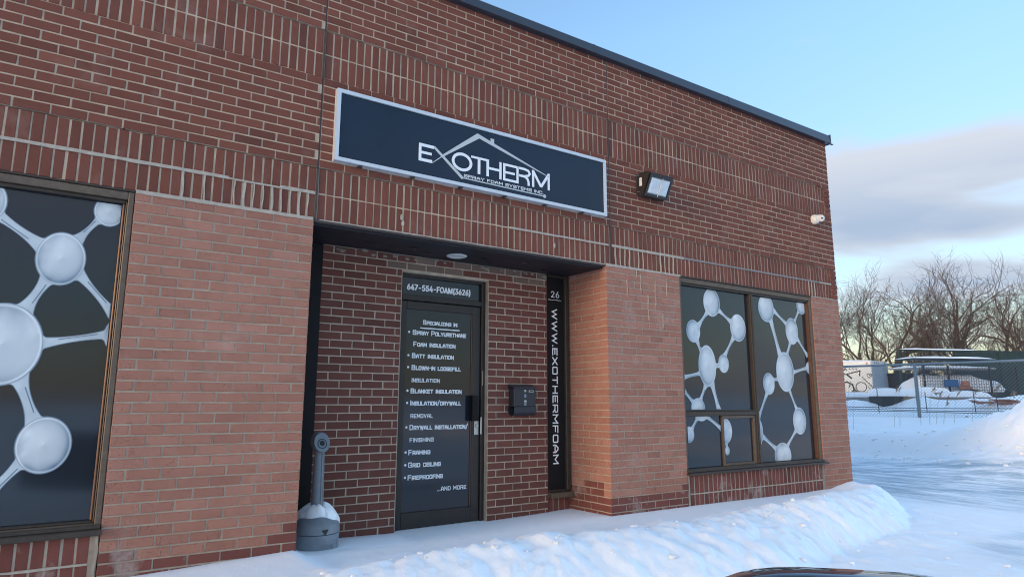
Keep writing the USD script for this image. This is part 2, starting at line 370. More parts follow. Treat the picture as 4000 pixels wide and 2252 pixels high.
def soldiers(parent, face, u0, u1, v0, v1, mat='brick_red', n=-0.012, pitch=SOL, name='soldier_brick', joint=0.0105, depth=0.03):
    k = int(round((u1 - u0) / pitch)); p = (u1 - u0) / k
    for i in range(k):
        a, b = u0 + i * p + joint / 2 + rng.uniform(-.0015, .0015), u0 + (i + 1) * p - joint / 2 + rng.uniform(-.0015, .0015)
        POOL.add(parent, name, brick(face, a, b, v0, v1, depth, n), mat, tone())
def slab(face, u0, u1, v0, v1, n0, n1):
    q = np.array([(u, v, n) for n in (n0, n1) for v in (v0, v1) for u in (u0, u1)], float)
    m = trimesh.convex.convex_hull(face.at(q)); return m
def cutslab(face, u0, u1, v0, v1, n0, n1, holes=()):
    if not holes: return slab(face, u0, u1, v0, v1, n0, n1)
    P = sbox(u0, v0, u1, v1)
    for (a, b, c, d) in holes: P = P.difference(sbox(a, c, b, d))
    m = trimesh.creation.extrude_polygon(P, n1 - n0, engine='earcut') if P.geom_type == 'Polygon' else trimesh.util.concatenate([trimesh.creation.extrude_polygon(g, n1 - n0, engine='earcut') for g in P.geoms])
    v = np.asarray(m.vertices); return face.at(np.c_[v[:, 0], v[:, 1], v[:, 2] + n0]), np.asarray(m.faces)

# ------------------------------------------------------------------ the building
building = group_prim('brick_building', label='one-storey brick building with a recessed doorway and black metal roof edge', category='building')
LX = -3.70
Z_MID0, Z_MID1, Z_UP1, Z_TOP = OFF + 0.4, OFF + 0.4 + 11 * ROW, OFF + 0.8 + 11 * ROW, OFF + 0.8 + 21 * ROW
SIGN = (0.10, 2.865, OFF + 0.468, OFF + 1.052)
bays = [(LX, -0.007), (0.007, XJ - 0.007), (XJ + 0.007, XC)]
MJ = 0.0042
for bi, (a, b) in enumerate(bays):
    # stretcher panel between the two soldier courses
    p = obj('wall_panel', slab(FRONT, a, b - (0.004 if bi == 2 else 0), Z_MID0 + .004, Z_MID1 - .004, -0.10, -MJ), 'mortar_pale', building)
    hole = [(SIGN[0] + .05, SIGN[1] - .05, SIGN[2] + .05, SIGN[3] - .05)] if bi == 1 else []
    lay(p, FRONT, a + .002, b, Z_MID0, 11, ROW, LEN, 'brick_red', depth=0.1 if bi == 2 else .03, holes=hole, shift=bi)
    p = obj('wall_panel', slab(FRONT, a, b - (0.004 if bi == 2 else 0), Z_UP1 + .004, Z_TOP, -0.10, -MJ), 'mortar_pale', building)
    lay(p, FRONT, a + .002, b, Z_UP1, 10, ROW, LEN, 'brick_red', depth=0.1 if bi == 2 else .03, shift=bi + 1)
    for (s0, s1) in ((OFF, Z_MID0), (Z_MID1, Z_UP1)):
        e = b if bi < 2 else XJ + 61 * SOL
        p = obj('soldier_course', slab(FRONT, a, b - (0.004 if bi == 2 else 0), s0 + .002, s1 - .002, -0.10, -0.012 - MJ * .8), 'mortar_pale', building)
        mid = (s0 + s1) / 2
        soldiers(p, FRONT, a, e, s0 + .003, mid - .005)
        soldiers(p, FRONT, a, e, mid + .005, s1 - .003)
        if bi == 2:
            lay(p, FRONT, e + .006, XC, s0, 6, ROW, 0.5, 'brick_red', depth=0.1)
# expansion joints: dark sealant in the gap
for xj, z0 in ((0.0, OFF), (XJ, OFF)):
    obj('expansion_joint', slab(FRONT, xj - .0058, xj + .0058, z0 - .0, Z_TOP - .02, -0.06, -0.0045), 'sealant', building)

# brick piers
PIER_TOP = OFF - .006
ROWS_T = 38
def pier(u0, u1, plinth, deep=.1, shift=0):
    zb = PIER_TOP - ROWS_T * TANROW
    p = obj('pier', slab(FRONT, u0 + .002, u1 - .002, zb, PIER_TOP, -0.095, -0.0045), 'mortar_grey', building)
    lay(p, FRONT, u0, u1, zb, ROWS_T, TANROW, LEN, 'brick_tan', name='tan_brick', depth=deep, plinth=plinth, shift=shift)
    return p
p1 = pier(-1.173, -0.014, 0.335, shift=1)
p2 = pier(2.885, 3.935, 0.385)
p3 = pier(6.392, XC, -1.0, shift=1)
RET = Face((2.885, 0, 0), (0, 1, 0), (0, 0, 1), (-1, 0, 0))
zb = PIER_TOP - ROWS_T * TANROW
rp = obj('pier_return', slab(RET, 0.096, 0.62, zb, PIER_TOP, -0.09, -0.006), 'mortar_grey', building)
lay(rp, RET, 0.102, 0.62, zb, ROWS_T, TANROW, LEN, 'brick_tan', name='tan_brick', plinth=0.385)
# the far-left pier beyond the left window
pier(LX, -3.60, 0.3)

# steel angle lintels over the openings and old sealant along the joints
obj('lintel', bbox(-0.010, 2.884, 0.004, 0.05, OFF - .022, OFF + .001, .002), 'sealant', building)
for (a, b) in ((-3.598, -1.176), (3.938, 6.389)):
    obj('lintel', bbox(a, b, 0.004, 0.05, OFF - .012, OFF + .001, .002), 'bronze', building)
def bead(x0, x1, z, r, y, amp=.004, step=.02, seed=0):
    n = max(3, int((x1 - x0) / step)); xs = np.linspace(x0, x1, n)
    h = np.array([meshkit.fbm(np.array([[x * 9, seed * 7.3, 0.5]]))[0] for x in xs]) - .5
    h2 = np.array([meshkit.fbm(np.array([[x * 11, seed * 3.1 + 40, 0.5]]))[0] for x in xs])
    up = z + r + amp * 2 * h; dn = z - r - amp * 3 * np.abs(h2 - .35)
    P = Polygon(list(zip(xs, up)) + list(zip(xs[::-1], dn[::-1]))).buffer(0)
    return extr_xz(P, y, y + .012)
def vbead(x, z0, z1, r, y, seed=0):
    zs = np.linspace(z0, z1, max(4, int((z1 - z0) / .015)))
    w = r * (0.8 + 1.1 * (np.array([meshkit.fbm(np.array([[zq * 13, seed * 5.7, 2.5]]))[0] for zq in zs]) - .3))
    sh = .003 * np.sin(zs * 30 + seed)
    P = Polygon(list(zip(x + sh - w, zs)) + list(zip((x + sh + w)[::-1], zs[::-1]))).buffer(0)
    return extr_xz(P, y, y + .012)
ZM = OFF + 0.2
obj('caulk_bead', bead(-3.6, -0.62, ZM, .010, .004, seed=1), 'caulk', building)
obj('caulk_bead', bead(-0.27, -0.012, ZM, .011, .004, seed=2), 'caulk', building)
obj('caulk_bead', bead(-0.62, -0.27, ZM - .006, .004, .004, seed=3), 'caulk', building)
obj('caulk_bead', bead(1.75, 2.93, ZM, .008, .004, seed=4), 'caulk', building)
obj('caulk_bead', bead(2.975, 4.02, ZM, .012, .004, seed=5), 'caulk', building)
obj('caulk_bead', bead(4.02, 6.62, ZM, .0085, .004, seed=6), 'caulk_grey', building)
obj('caulk_bead', bead(6.62, 6.88, ZM, .009, .004, seed=7), 'caulk', building)
obj('caulk_bead', bead(-1.172, -0.02, OFF - .004, .011, -.004, amp=.005, seed=8), 'caulk', building)
obj('caulk_bead', bead(2.89, 3.95, OFF - .004, .010, -.004, amp=.006, seed=9), 'caulk', building)
obj('caulk_bead', bead(6.40, 6.99, OFF - .004, .005, -.004, seed=19), 'caulk', building)
obj('caulk_bead', bead(0.03, 2.88, OFF - .002, .0035, .000, seed=29), 'caulk', building)
for i, k in enumerate((-14.1, -12, -9, -8, -7, -6, -5, -4, -3, -2, -1)):
    obj('caulk_bead', vbead(k * SOL, OFF + .004, ZM - .004, .0045 + .0035 * ((i * 7) % 3 == 0), .006, seed=i + 11), 'caulk', building)
for i, k in enumerate((1, 2, 3, 4, 6, 7, 11, 12, 13, 14, 53, 54, 55)):
    obj('caulk_bead', vbead(XJ + k * SOL, OFF + .004, ZM - .004, .0048 + .003 * ((i * 5) % 3 == 0), .006, seed=i + 31), 'caulk', building)
for i, (x, z0, z1) in enumerate(((3.16, 2.25, 2.42), (3.35, 2.32, 2.50), (3.45, 2.03, 2.29), (3.56, 2.18, 2.46), (3.73, 2.30, 2.49), (3.30, 2.45, 2.53), (3.66, 1.96, 2.11))):
    obj('caulk_bead', vbead(x, z0, z1, .0045, -.0025, seed=i + 51), 'mortar_pale', building)
# blobs of filler on three soldier joints
for (x, z) in ((11 * SOL, OFF + .075), (11 * SOL - .012, OFF + .125), (35 * SOL, OFF + .10)):
    obj('filler_patch', extr_xz(Polygon([(x + (.015 if a % 2 else .013) * math.cos(a * .7) * .8, z + .025 * math.sin(a * .7)) for a in range(9)]), .004, .015), 'caulk', building)

# metal roof edge
def coping(x0, x1):
    def zt(x): return 4.812 + .0061 * (x - 1.4)
    def zbm(x): return 4.735 + .0016 * x
    prof = []
    for x in (x0, x1):
        prof += [(x, -.062, zbm(x)), (x, -.070, zbm(x) - .012), (x, -.058, zbm(x) - .012), (x, -.056, zt(x)), (x, -.040, zt(x) + .016), (x, .26, zt(x) + .01), (x, .26, zbm(x))]
    return trimesh.convex.convex_hull(np.array(prof))
seams = [-3.75, -1.49, 0.633, 2.753, 4.870, 7.035]
for a, b in zip(seams[:-1], seams[1:]):
    obj('coping_panel', coping(a + .0015, b - .0015), 'coping_metal', building)
    if b < 7: obj('coping_seam', moved(coping(b - .012, b + .012), (0, -.002, .0015)), 'coping_metal', building)
obj('coping_cap', cat([bbox(7.0355, 7.052, -.066, .26, 4.728, 4.868, .004), bbox(7.00, 7.085, -.075, -.045, 4.722, 4.733, .003)]), 'coping_metal', building)
obj('backing_wall', cat([box(LX, -1.2, .101, .30, 2.56, 4.73), box(-1.2, 7.0, .101, .30, 2.56, 4.73),
                         box(-.10, -.02, .101, .9, 0, 2.55), box(2.98, 3.9, .101, .9, 0, 2.55), box(-.1, 3.0, .75, .9, 0, 2.55),
                         box(-1.16, -.12, .101, .3, 0, 2.55), box(6.5, 7.0, .101, .30, 0, 2.55), box(LX, -3.5, .101, .30, 0, 2.55),
                         box(LX, -1.2, .12, .3, 0, 2.55), box(3.9, 6.5, .12, .3, 0, 2.55)]), 'render_wall', building)
SIDE = Face((XC, 0.101, 0), (0, 1, 0), (0, 0, 1), (1, 0, 0))
obj('side_wall', cat([box(6.8, XC - .006, .301, 14, 0, 4.73), box(LX, LX + .2, .301, 14, 0, 4.73), box(LX + .2, 6.8, 13.8, 14, 0, 4.73)]), 'render_wall', building)
obj('roof', box(LX + .2, 6.8, .301, 13.8, 4.45, 4.6), 'roof_felt', building)

# window aprons: soldier bricks below each window
def apron(u0, u1, ztop, left_margin=.0):
    p = obj('apron', slab(FRONT, u0 - .034, u1 + .038, -.05, ztop, -0.10, -0.012 - MJ * .6), 'mortar_grey', building)
    m = ztop - .19
    soldiers(p, FRONT, u0, u1, m + .004, ztop - .002, 'brick_plinth', pitch=.072)
    soldiers(p, FRONT, u0, u1, m - .2, m - .006, 'brick_plinth', pitch=.072)
    obj('caulk_bead', bead(u0 + .01, u1 - .01, m, .005, .006, seed=u0), 'caulk', building)
apron(-3.598, -1.215, .455)
apron(3.975, 6.365, .468)
obj('caulk_bead', cat([vbead(3.953, .0, .47, .010, .002, seed=3)]), 'mortar_grey', building)
obj('caulk_bead', cat([vbead(-1.189, .0, .44, .009, .002, seed=4)]), 'mortar_grey', building)
obj('caulk_bead', cat([vbead(6.378, .0, .47, .010, .002, seed=5)]), 'caulk_grey', building)

# ------------------------------------------------------------------ windows with the printed film
def rect_frame(x0, x1, z0, z1, y0, y1, l, r, t, b):
    return [bbox(x0, x0 + l, y0, y1, z0, z1, .004), bbox(x1 - r, x1, y0, y1, z0, z1, .004),
            bbox(x0 + l, x1 - r, y0 + .002, y1, z1 - t, z1, .004), bbox(x0 + l, x1 - r, y0 + .002, y1, z0, z0 + b, .004)]
def graphic(circles, bonds, clip, seed=0):
    def ell(c, s=1.0, dx=0, dz=0): return affinity.translate(affinity.scale(Point(0, 0).buffer(1, 24), c[2] * s, c[3] * s), c[0] + dx, c[1] + dz)
    def bnd(b, k=1.0):
        x0, z0, x1, z1, w = b; d = np.array([x1 - x0, z1 - z0]); L = np.linalg.norm(d); d /= L; nrm = np.array([-d[1], d[0]]); pts = []
        for t in np.linspace(0, 1, 13): pts.append((t, w * k * (0.62 + 1.5 * abs(t - .5) ** 2.2 * 2)))
        lo = [np.array([x0, z0]) + d * L * t + nrm * h for t, h in pts]; hi = [np.array([x0, z0]) + d * L * t - nrm * h for t, h in pts]
        return Polygon(np.array(lo + hi[::-1])).buffer(0)
    whole = unary_union([ell(c) for c in circles] + [bnd(b) for b in bonds])
    whole = whole.buffer(.022).buffer(-.022).intersection(clip)
    fill = whole.buffer(-.0045)
    arcs = []
    for b in bonds:
        d = np.array([b[2] - b[0], b[3] - b[1]]); nrm = np.array([-d[1], d[0]]) / np.linalg.norm(d) * b[4] * .28
        arcs.append(LineString([np.array(b[:2]) + d * .25 + nrm, np.array(b[:2]) + d * .75 + nrm]).buffer(.003))
    shade = unary_union(arcs).intersection(fill.buffer(-.004))
    return whole, fill, shade
def printed(parent, circles, bonds, x0, x1, z0, z1, y, seed=0):
    w, f, s = graphic(circles, bonds, sbox(x0 + .004, z0 + .004, x1 - .004, z1 - .004), seed)
    if w.is_empty: return
    for shp, nm, ya, yb, mt in ((w, 'molecule_outline', .0010, .0, 'print_rim'), (f, 'molecule_bond', .0016, .0009, 'print_fill'), (s, 'molecule_shading', .0021, .0015, 'print_rim')):
        for q in getattr(shp, 'geoms', [shp]):
            if q.geom_type == 'Polygon' and q.area > 1e-5: obj(nm, extr_xz(q, y - ya, y - yb), mt, parent)
    for i, c in enumerate(circles):        # the printed glass balls: tone runs from the dark rim to the pale middle
        if not (x0 < c[0] + c[2] and c[0] - c[2] < x1 and z0 < c[1] + c[3] and c[1] - c[3] < z1): continue
        R = np.array([0, .3, .5, .65, .76, .84, .90, .945, .975, 1.0]); T = np.linspace(0, 2 * np.pi, 49)[:-1]
        rr, tt = np.meshgrid(R, T, indexing='ij'); a0 = (seed * 1.7 + i * 2.4) % 6.28
        X = c[0] + (c[2] - .004) * rr * np.cos(tt); Z = c[1] + (c[3] - .004) * rr * np.sin(tt)
        base = np.interp(rr, R, [.84, .83, .80, .74, .66, .54, .44, .86, .74, .10])
        sw = meshkit.fbm(np.stack([np.cos(tt) * rr * 2.2 + i * 3.3, np.sin(tt) * rr * 2.2, rr * 0 + seed], -1), 4, 5) - .5
        tn = base + rr ** 3 * (.42 * np.cos(tt - a0) * (rr < .96)) + 1.7 * sw * np.clip(rr - .35, 0, 1) * (rr < .96) * (.5 + .5 * np.cos(tt - a0 - 1.2)) + .10 * np.cos(tt - 2.2) * (1 - rr)
        q = np.stack([np.clip(X, x0 + .004, x1 - .004), np.full(X.shape, y - .0026), np.clip(Z, z0 + .004, z1 - .004)], -1).reshape(-1, 3)
        m_, k_ = len(R), 48; I = np.arange(m_ - 1)[:, None] * k_; J = np.arange(k_)[None]; K = (J + 1) % k_
        Fq = np.concatenate([np.stack([I + J, I + k_ + K, I + k_ + J], -1).reshape(-1, 3), np.stack([I + J, I + K, I + k_ + K], -1).reshape(-1, 3)])
        obj('molecule_ball', (q, Fq), 'print_atom', parent, tone=np.clip(tn, 0, 1).ravel().astype(np.float32))
LC=[[-1.528,2.067,0.131,0.168],[-1.303,2.404,0.087,0.101],[-1.76,1.532,0.199,0.243],[-1.503,0.951,0.14,0.166],[-1.194,1.616,0.07,0.102],[-1.95,2.37,.13,.15],[-1.80,.60,.13,.15],[-2.4,1.9,.16,.18],[-2.6,1.1,.14,.17],[-3.1,2.1,.15,.17],[-3.2,1.0,.13,.15]]
LB=[[-1.449,2.205,-1.34,2.364,0.028],[-1.627,2.131,-1.902,2.321,0.04],[-1.571,1.961,-1.68,1.73,0.045],[-1.435,1.992,-1.221,1.749,0.032],[-1.586,1.543,-1.195,1.628,0.032],[-1.664,1.351,-1.554,1.065,0.045],[-1.576,0.888,-1.76,0.65,0.04],[-2.3,1.85,-1.85,1.6,.04],[-2.5,1.2,-2.4,1.8,.035],[-2.5,1.95,-3.0,2.1,.035],[-2.7,1.1,-3.1,1.0,.035]]
RC1=[[4.524,2.313,0.143,0.163],[4.197,1.97,0.114,0.127],[4.966,2.054,0.142,0.162],[4.678,1.633,0.092,0.106],[4.401,1.6,0.147,0.23],[4.221,1.144,0.112,0.109],[3.979,1.458,0.053,0.068]]
RB1=[[4.45,2.205,4.288,2.04,0.03],[4.634,2.237,4.85,2.113,0.03],[4.876,1.939,4.697,1.715,0.03],[4.251,1.871,4.337,1.675,0.03],[4.506,1.59,4.637,1.61,0.03],[4.332,1.525,3.982,1.462,0.03],[4.457,1.428,4.566,1.093,0.04],[4.36,1.389,4.255,1.216,0.03],[3.993,1.342,4.162,1.192,0.03]]
RC2=[[4.267,1.103,0.119,0.101],[4.061,0.871,0.08,0.086]]
RB2=[[4.207,1.047,4.099,0.917,0.028],[4.328,1.07,4.609,0.906,0.03]]
RC3=[[4.639,0.894,0.128,0.144],[4.667,0.682,0.043,0.05]]
RC4=[[5.521,2.33,0.155,0.173],[6.017,2.079,0.132,0.169],[6.253,2.413,0.103,0.109],[5.821,1.572,0.181,0.244],[5.482,1.423,0.113,0.131],[5.171,0.872,0.147,0.196],[6.048,0.983,0.137,0.165],[5.669,0.588,0.164,0.152],[6.368,1.636,0.113,0.087]]
RB4=[[5.658,2.318,5.933,2.149,0.03],[6.081,2.197,6.198,2.36,0.026],[5.576,2.255,5.759,1.71,0.045],[5.991,1.973,5.854,1.732,0.035],[6.107,2.007,6.323,1.779,0.028],[5.933,1.56,6.357,1.65,0.03],[5.555,1.475,5.691,1.478,0.03],[5.452,1.339,5.235,1.009,0.03],[5.865,1.385,6.019,1.096,0.03],[5.271,0.84,5.577,0.648,0.034],[5.996,0.904,5.736,0.669,0.03]]
GY = 0.07
# left window
w = group_prim('window', building)
obj('frame', cat(rect_frame(-3.596, -1.176, .462, 2.535, .006, .11, .045, .034, .050, .03)), 'bronze_light', w)
obj('stop', cat(rect_frame(-3.551, -1.2105, .492, 2.485, .030, .105, .02, .008, .022, .014)), 'bronze', w)
obj('glazing_bead', cat([bbox(-1.234, -1.219, .036, .09, .506, 2.463, .005)]), 'copper_bead', w)
obj('pane', cat([box(-3.53, -1.2345, GY, GY + .012, .507, 2.462)]), 'film_dark', w)
printed(w, LC, LB, -3.53, -1.236, .508, 2.46, GY - .001, 1)
obj('sill', cat([bbox(-3.62, -1.172, -.035, .10, .425, .461, .006), bbox(-3.60, -1.178, -.012, .01, .461, .486, .004)]), 'bronze', w)
# right window
w = group_prim('window', building)
obj('frame', cat(rect_frame(3.939, 6.388, .492, 2.535, .012, .115, .030, .040, .050, .03)), 'bronze_light', w)
obj('stop', cat([bbox(3.9695, 6.347, .032, .11, 2.462, 2.484, .004)]), 'bronze', w)
obj('glazing_bead', cat([bbox(6.328, 6.3475, .030, .09, .523, 2.460, .006)]), 'copper_bead', w)
obj('mullion', cat([bbox(5.158, 5.178, .030, .11, .523, 2.461, .005), bbox(5.180, 5.207, .022, .11, .523, 2.461, .006)]), 'bronze', w)
obj('rail', cat([bbox(3.970, 5.157, .034, .11, 1.062, 1.112, .005), bbox(3.970, 5.157, .024, .05, 1.112, 1.122, .003)]), 'bronze', w)
obj('sash', cat([bbox(4.580, 4.606, .045, .10, .524, 1.061, .004), bbox(4.607, 5.120, .045, .10, .524, .552, .004), bbox(4.607, 5.120, .045, .10, 1.030, 1.061, .004), bbox(5.121, 5.157, .045, .10, .524, 1.061, .004)]), 'bronze_light', w)
obj('pane', box(3.971, 5.156, GY, GY + .012, 1.114, 2.46), 'film_dark', w)
printed(w, RC1, RB1, 3.971, 5.156, 1.124, 2.458, GY - .001, 2)
obj('pane', box(3.971, 4.579, GY, GY + .012, .526, 1.060), 'film_dark', w)
printed(w, RC2, RB2, 4.035, 4.579, .527, 1.059, GY - .001, 3)
obj('pane', box(4.608, 5.119, GY + .002, GY + .014, .553, 1.029), 'film_dark', w)
printed(w, RC3, [], 4.609, 5.118, .554, 1.028, GY + .001, 4)
obj('pane', box(5.209, 6.326, GY, GY + .012, .526, 2.46), 'film_dark', w)
printed(w, RC4, RB4, 5.209, 6.326, .527, 2.458, GY - .001, 5)
obj('sill', cat([bbox(3.925, 6.43, -.045, .11, .466, .490, .006), bbox(3.94, 6.389, -.015, .02, .4905, .520, .005)]), 'bronze', w)

# ------------------------------------------------------------------ entry recess
BOT = 0.0
def entry_tones(x, z):
    if z > 2.30 and x > 0.80: return 'dusty' if rng.random() < (.75 if z > 2.34 else .35) else tone()
    return tone()
ew = obj('entry_wall', cat([cutslab(ENTRY, .26, 2.60, BOT, 2.512, -0.095, -MJ, holes=[(.985, 1.895, -.1, 2.362)])]), 'mortar_entry', building)
lay(ew, ENTRY, .255, 2.605, 2.512 - 38 * ROW, 38, ROW, LEN, 'brick_entry', name='entry_brick', depth=0.095, holes=[(.978, 1.900, -.1, 2.366)], shift=1, tones=entry_tones)
obj('soffit', bbox(-.012, 2.884, .051, .72, 2.513, 2.545, .003), 'soffit_paint', building)
obj('side_panel', cat([bbox(-.013, .150, .585, .70, 0, 2.512, .004), bbox(.158, .254, .592, .70, 0, 2.512, .004), bbox(-.013, .25, .62, .72, 0, 2.512, .004)]), 'frame_black', building)
obj('doorstep', bbox(.0, 2.88, .30, .9, -.1, .085, .01), 'concrete', building)
for i, (x, y) in enumerate(((.95, .30), (1.12, .40), (1.66, .33), (1.78, .42), (2.1, .25), (.55, .35), (2.45, .45))):
    n_ = 9; pts = np.array([(x + rng.uniform(.03, .07) * math.cos(t), y + rng.uniform(.012, .03) * math.sin(t), 2.5115 - rng.uniform(0, .012)) for t in np.linspace(0, 6.28, n_)[:-1]])
    obj('paint_flake', (np.vstack([pts, [[x, y, 2.5125]]]), np.array([(k, (k + 1) % (n_ - 1), n_ - 1) for k in range(n_ - 1)])), 'paint_flake', building)
for i in range(22):
    x = rng.uniform(.3, 2.6); r_ = rng.uniform(.006, .02)
    obj('foam_scrap', (np.asarray(trimesh.creation.icosphere(1, 1).vertices) * [r_ * 1.6, r_ * .5, r_] * rng.uniform(.7, 1.3, (42, 1)) + [x, .596, 2.505 - rng.uniform(0, .03)], np.asarray(trimesh.creation.icosphere(1, 1).faces)), 'foam', building)
# door
d = group_prim('entry_door', building)
DY = .69
obj('frame', cat([bbox(.980, 1.018, DY - .035, .80, .06, 2.362, .004), bbox(1.855, 1.897, DY - .035, .80, .06, 2.362, .004), bbox(1.018, 1.855, DY - .030, .80, 2.333, 2.362, .003),
                  bbox(1.018, 1.855, DY - .030, .80, 2.117, 2.166, .004), bbox(.98, 1.90, DY - .05, .80, .05, .075, .004)]), 'door_paint', d)
obj('transom_pane', box(1.0185, 1.8545, DY, DY + .012, 2.166, 2.333), 'door_film', d)
obj('leaf', cat([bbox(1.022, 1.072, DY - .012, DY + .035, .085, 2.112, .004), bbox(1.768, 1.852, DY - .012, DY + .035, .085, 2.112, .004),
                 bbox(1.072, 1.768, DY - .010, DY + .035, 2.038, 2.112, .004), bbox(1.072, 1.768, DY - .010, DY + .035, .085, .258, .004)]), 'door_paint', d)
obj('glazing_bead', bbox(1.7555, 1.7675, DY - .006, DY + .02, .26, 2.036, .003), 'copper_bead', d)
obj('pane', box(1.073, 1.755, DY + .004, DY + .016, .259, 2.037), 'door_film', d)
obj('pull_handle', cat([bbox(1.742, 1.812, DY - .062, DY - .050, 1.03, 1.265, .003), bbox(1.742, 1.750, DY - .062, DY - .012, 1.03, 1.265, .002)]), 'frame_black', d)
obj('lock_plate', cat([bbox(1.794, 1.842, DY - .018, DY - .012, .900, 1.028, .004)]), 'steel', d)
obj('lock_guard', cat([bbox(1.846, 1.862, DY - .045, DY - .036, .905, 1.065, .003)]), 'steel', d)
obj('lock_cylinder', moved(lathe([(0, .014), (.013, .014), (.016, .010), (.017, 0)], 20), (1.818, DY - .018, .985), rotx(math.pi / 2)), 'steel', d)
obj('strike', bbox(1.868, 1.874, DY - .038, DY - .034, 1.36, 1.50, .001), 'steel', d)

# ------------------------------------------------------------------ lettering
GL = {
 'A': (1, [[(0, 0), (0, .55), (.35, 1), (.65, 1), (1, .55), (1, 0)], [(0, .38), (1, .38)]]), 'a': None,
 'B': (1, [[(0, 0), (0, 1), (.85, 1), (.95, .9), (.95, .6), (.85, .52), (0, .52)], [(.85, .52), (1, .42), (1, .1), (.9, 0), (0, 0)]]),
 'C': (1, [[(1, .78), (1, .9), (.9, 1), (.1, 1), (0, .9), (0, .1), (.1, 0), (.9, 0), (1, .1), (1, .22)]]),
 'D': (1, [[(0, 0), (0, 1), (.8, 1), (1, .8), (1, .2), (.8, 0), (0, 0)]]),
 'E': (.9, [[(1, 1), (0, 1), (0, 0), (1, 0)], [(0, .5), (.85, .5)]]),
 'F': (.9, [[(1, 1), (0, 1), (0, 0)], [(0, .48), (.85, .48)]]),
 'G': (1, [[(1, .8), (1, .9), (.9, 1), (.1, 1), (0, .9), (0, .1), (.1, 0), (.9, 0), (1, .1), (1, .48), (.55, .48)]]),
 'H': (1, [[(0, 0), (0, 1)], [(1, 0), (1, 1)], [(0, .5), (1, .5)]]),
 'I': (.0, [[(0, 0), (0, 1)]]),
 'K': (1, [[(0, 0), (0, 1)], [(1, 1), (.12, .5), (1, 0)]]),
 'L': (.85, [[(0, 1), (0, 0), (1, 0)]]),
 'M': (1.15, [[(0, 0), (0, 1), (.5, .35), (1, 1), (1, 0)]]),
 'N': (1, [[(0, 0), (0, 1), (1, 0), (1, 1)]]),
 'O': (1, [[(.1, 0), (.9, 0), (1, .1), (1, .9), (.9, 1), (.1, 1), (0, .9), (0, .1), (.1, 0)]]),
 'P': (1, [[(0, 0), (0, 1), (.9, 1), (1, .9), (1, .5), (.9, .4), (0, .4)]]),
 'R': (1, [[(0, 0), (0, 1), (.9, 1), (1, .9), (1, .52), (.9, .42), (0, .42)], [(.6, .42), (1, 0)]]),
 'S': (1, [[(1, .8), (1, .9), (.9, 1), (.1, 1), (0, .9), (0, .6), (.1, .5), (.9, .5), (1, .4), (1, .1), (.9, 0), (.1, 0), (0, .1), (0, .2)]]),
 'T': (.95, [[(0, 1), (1, 1)], [(.5, 1), (.5, 0)]]),
 'U': (1, [[(0, 1), (0, .1), (.1, 0), (.9, 0), (1, .1), (1, 1)]]),
 'V': (1, [[(0, 1), (.5, 0), (1, 1)]]),
 'W': (1.4, [[(0, 1), (.25, 0), (.5, .9), (.75, 0), (1, 1)]]),
 'X': (1, [[(0, 0), (1, 1)], [(0, 1), (1, 0)]]),
 'Y': (1, [[(0, 1), (.5, .45), (1, 1)], [(.5, .45), (.5, 0)]]),
 'Z': (1, [[(0, 1), (1, 1), (0, 0), (1, 0)]]),
 '.': (0, [[(0, 0), (0, .04)]]), ':': (0, [[(0, .12), (0, .16)], [(0, .72), (0, .76)]]), '/': (.6, [[(0, -.1), (1, 1.1)]]), '-': (.5, [[(0, .5), (1, .5)]])}
def text_shape(s, width, stroke, small=0.78, capw=0.62, gap=0.30, smallcaps=True, space=.55):
    """square stroke lettering one unit high; lower case comes out as small capitals; scaled to the width in metres"""
    x, out = 0.0, []
    for ch in s:
        if ch == ' ': x += space; continue
        h = small if (ch.islower() and smallcaps) else 1.0
        wd, strokes = GL[ch.upper()]
        w = wd * capw * h
        for st in strokes:
            out.append([(x + px * w, pz * h) for px, pz in st])
        x += w + gap * (h if smallcaps else 1)
    return out, x - gap
def lettering(parent, name, s, x0, x1, zb, hcap, y, mat='vinyl_white', stroke=.185, place=None, **kw):
    strokes, L = text_shape(s, x1 - x0, stroke, **kw)
    sx = (x1 - x0 - stroke * hcap) / max(L, .01)
    polys = []
    for st in strokes:
        ls = LineString([(x0 + stroke * hcap / 2 + px * sx, zb + stroke * hcap / 2 + pz * (hcap - stroke * hcap)) for px, pz in st])
        polys.append(ls.buffer(stroke * hcap / 2, cap_style=3, join_style=2, mitre_limit=2))
    shp = unary_union(polys)
    if place: shp = place(shp)
    return obj(name, extr_xz(shp, y - .0012, y), mat, parent)
TY = DY + .0035
lettering(d, 'lettering', 'Specializing in:', 1.244, 1.612, 1.905, .042, TY)
obj('underline', extr_xz(sbox(1.219, 1.867, 1.632, 1.877), TY - .0012, TY), 'vinyl_white', d)
for s, x0, x1, z in (('Spray Polyurethane', 1.144, 1.701, 1.806), ('Foam insulation', 1.153, 1.587, 1.700), ('Batt insulation', 1.142, 1.570, 1.595), ('Blown-in loosefill', 1.143, 1.649, 1.488),
                     ('insulation', 1.147, 1.430, 1.378), ('Blanket insulation', 1.139, 1.660, 1.279), ('Insulation/drywall', 1.139, 1.656, 1.172), ('removal', 1.144, 1.367, 1.062),
                     ('Drywall installation/', 1.138, 1.735, .958), ('finishing', 1.143, 1.381, .852), ('Framing', 1.134, 1.347, .742), ('Grid ceiling', 1.135, 1.456, .634), ('Fireproofing', 1.134, 1.479, .527), ('...and more', 1.428, 1.727, .416)):
    lettering(d, 'lettering', s, x0, x1, z, .045 if s[0].isupper() else .036, TY, **({} if s[0].isupper() else {'small': 1.0, 'capw': .55}))
bul = []
for z in (1.826, 1.615, 1.508, 1.299, 1.192, .978, .762, .654, .547):
    bul.append(Point(1.108, z + .004).buffer(.0105, 8))
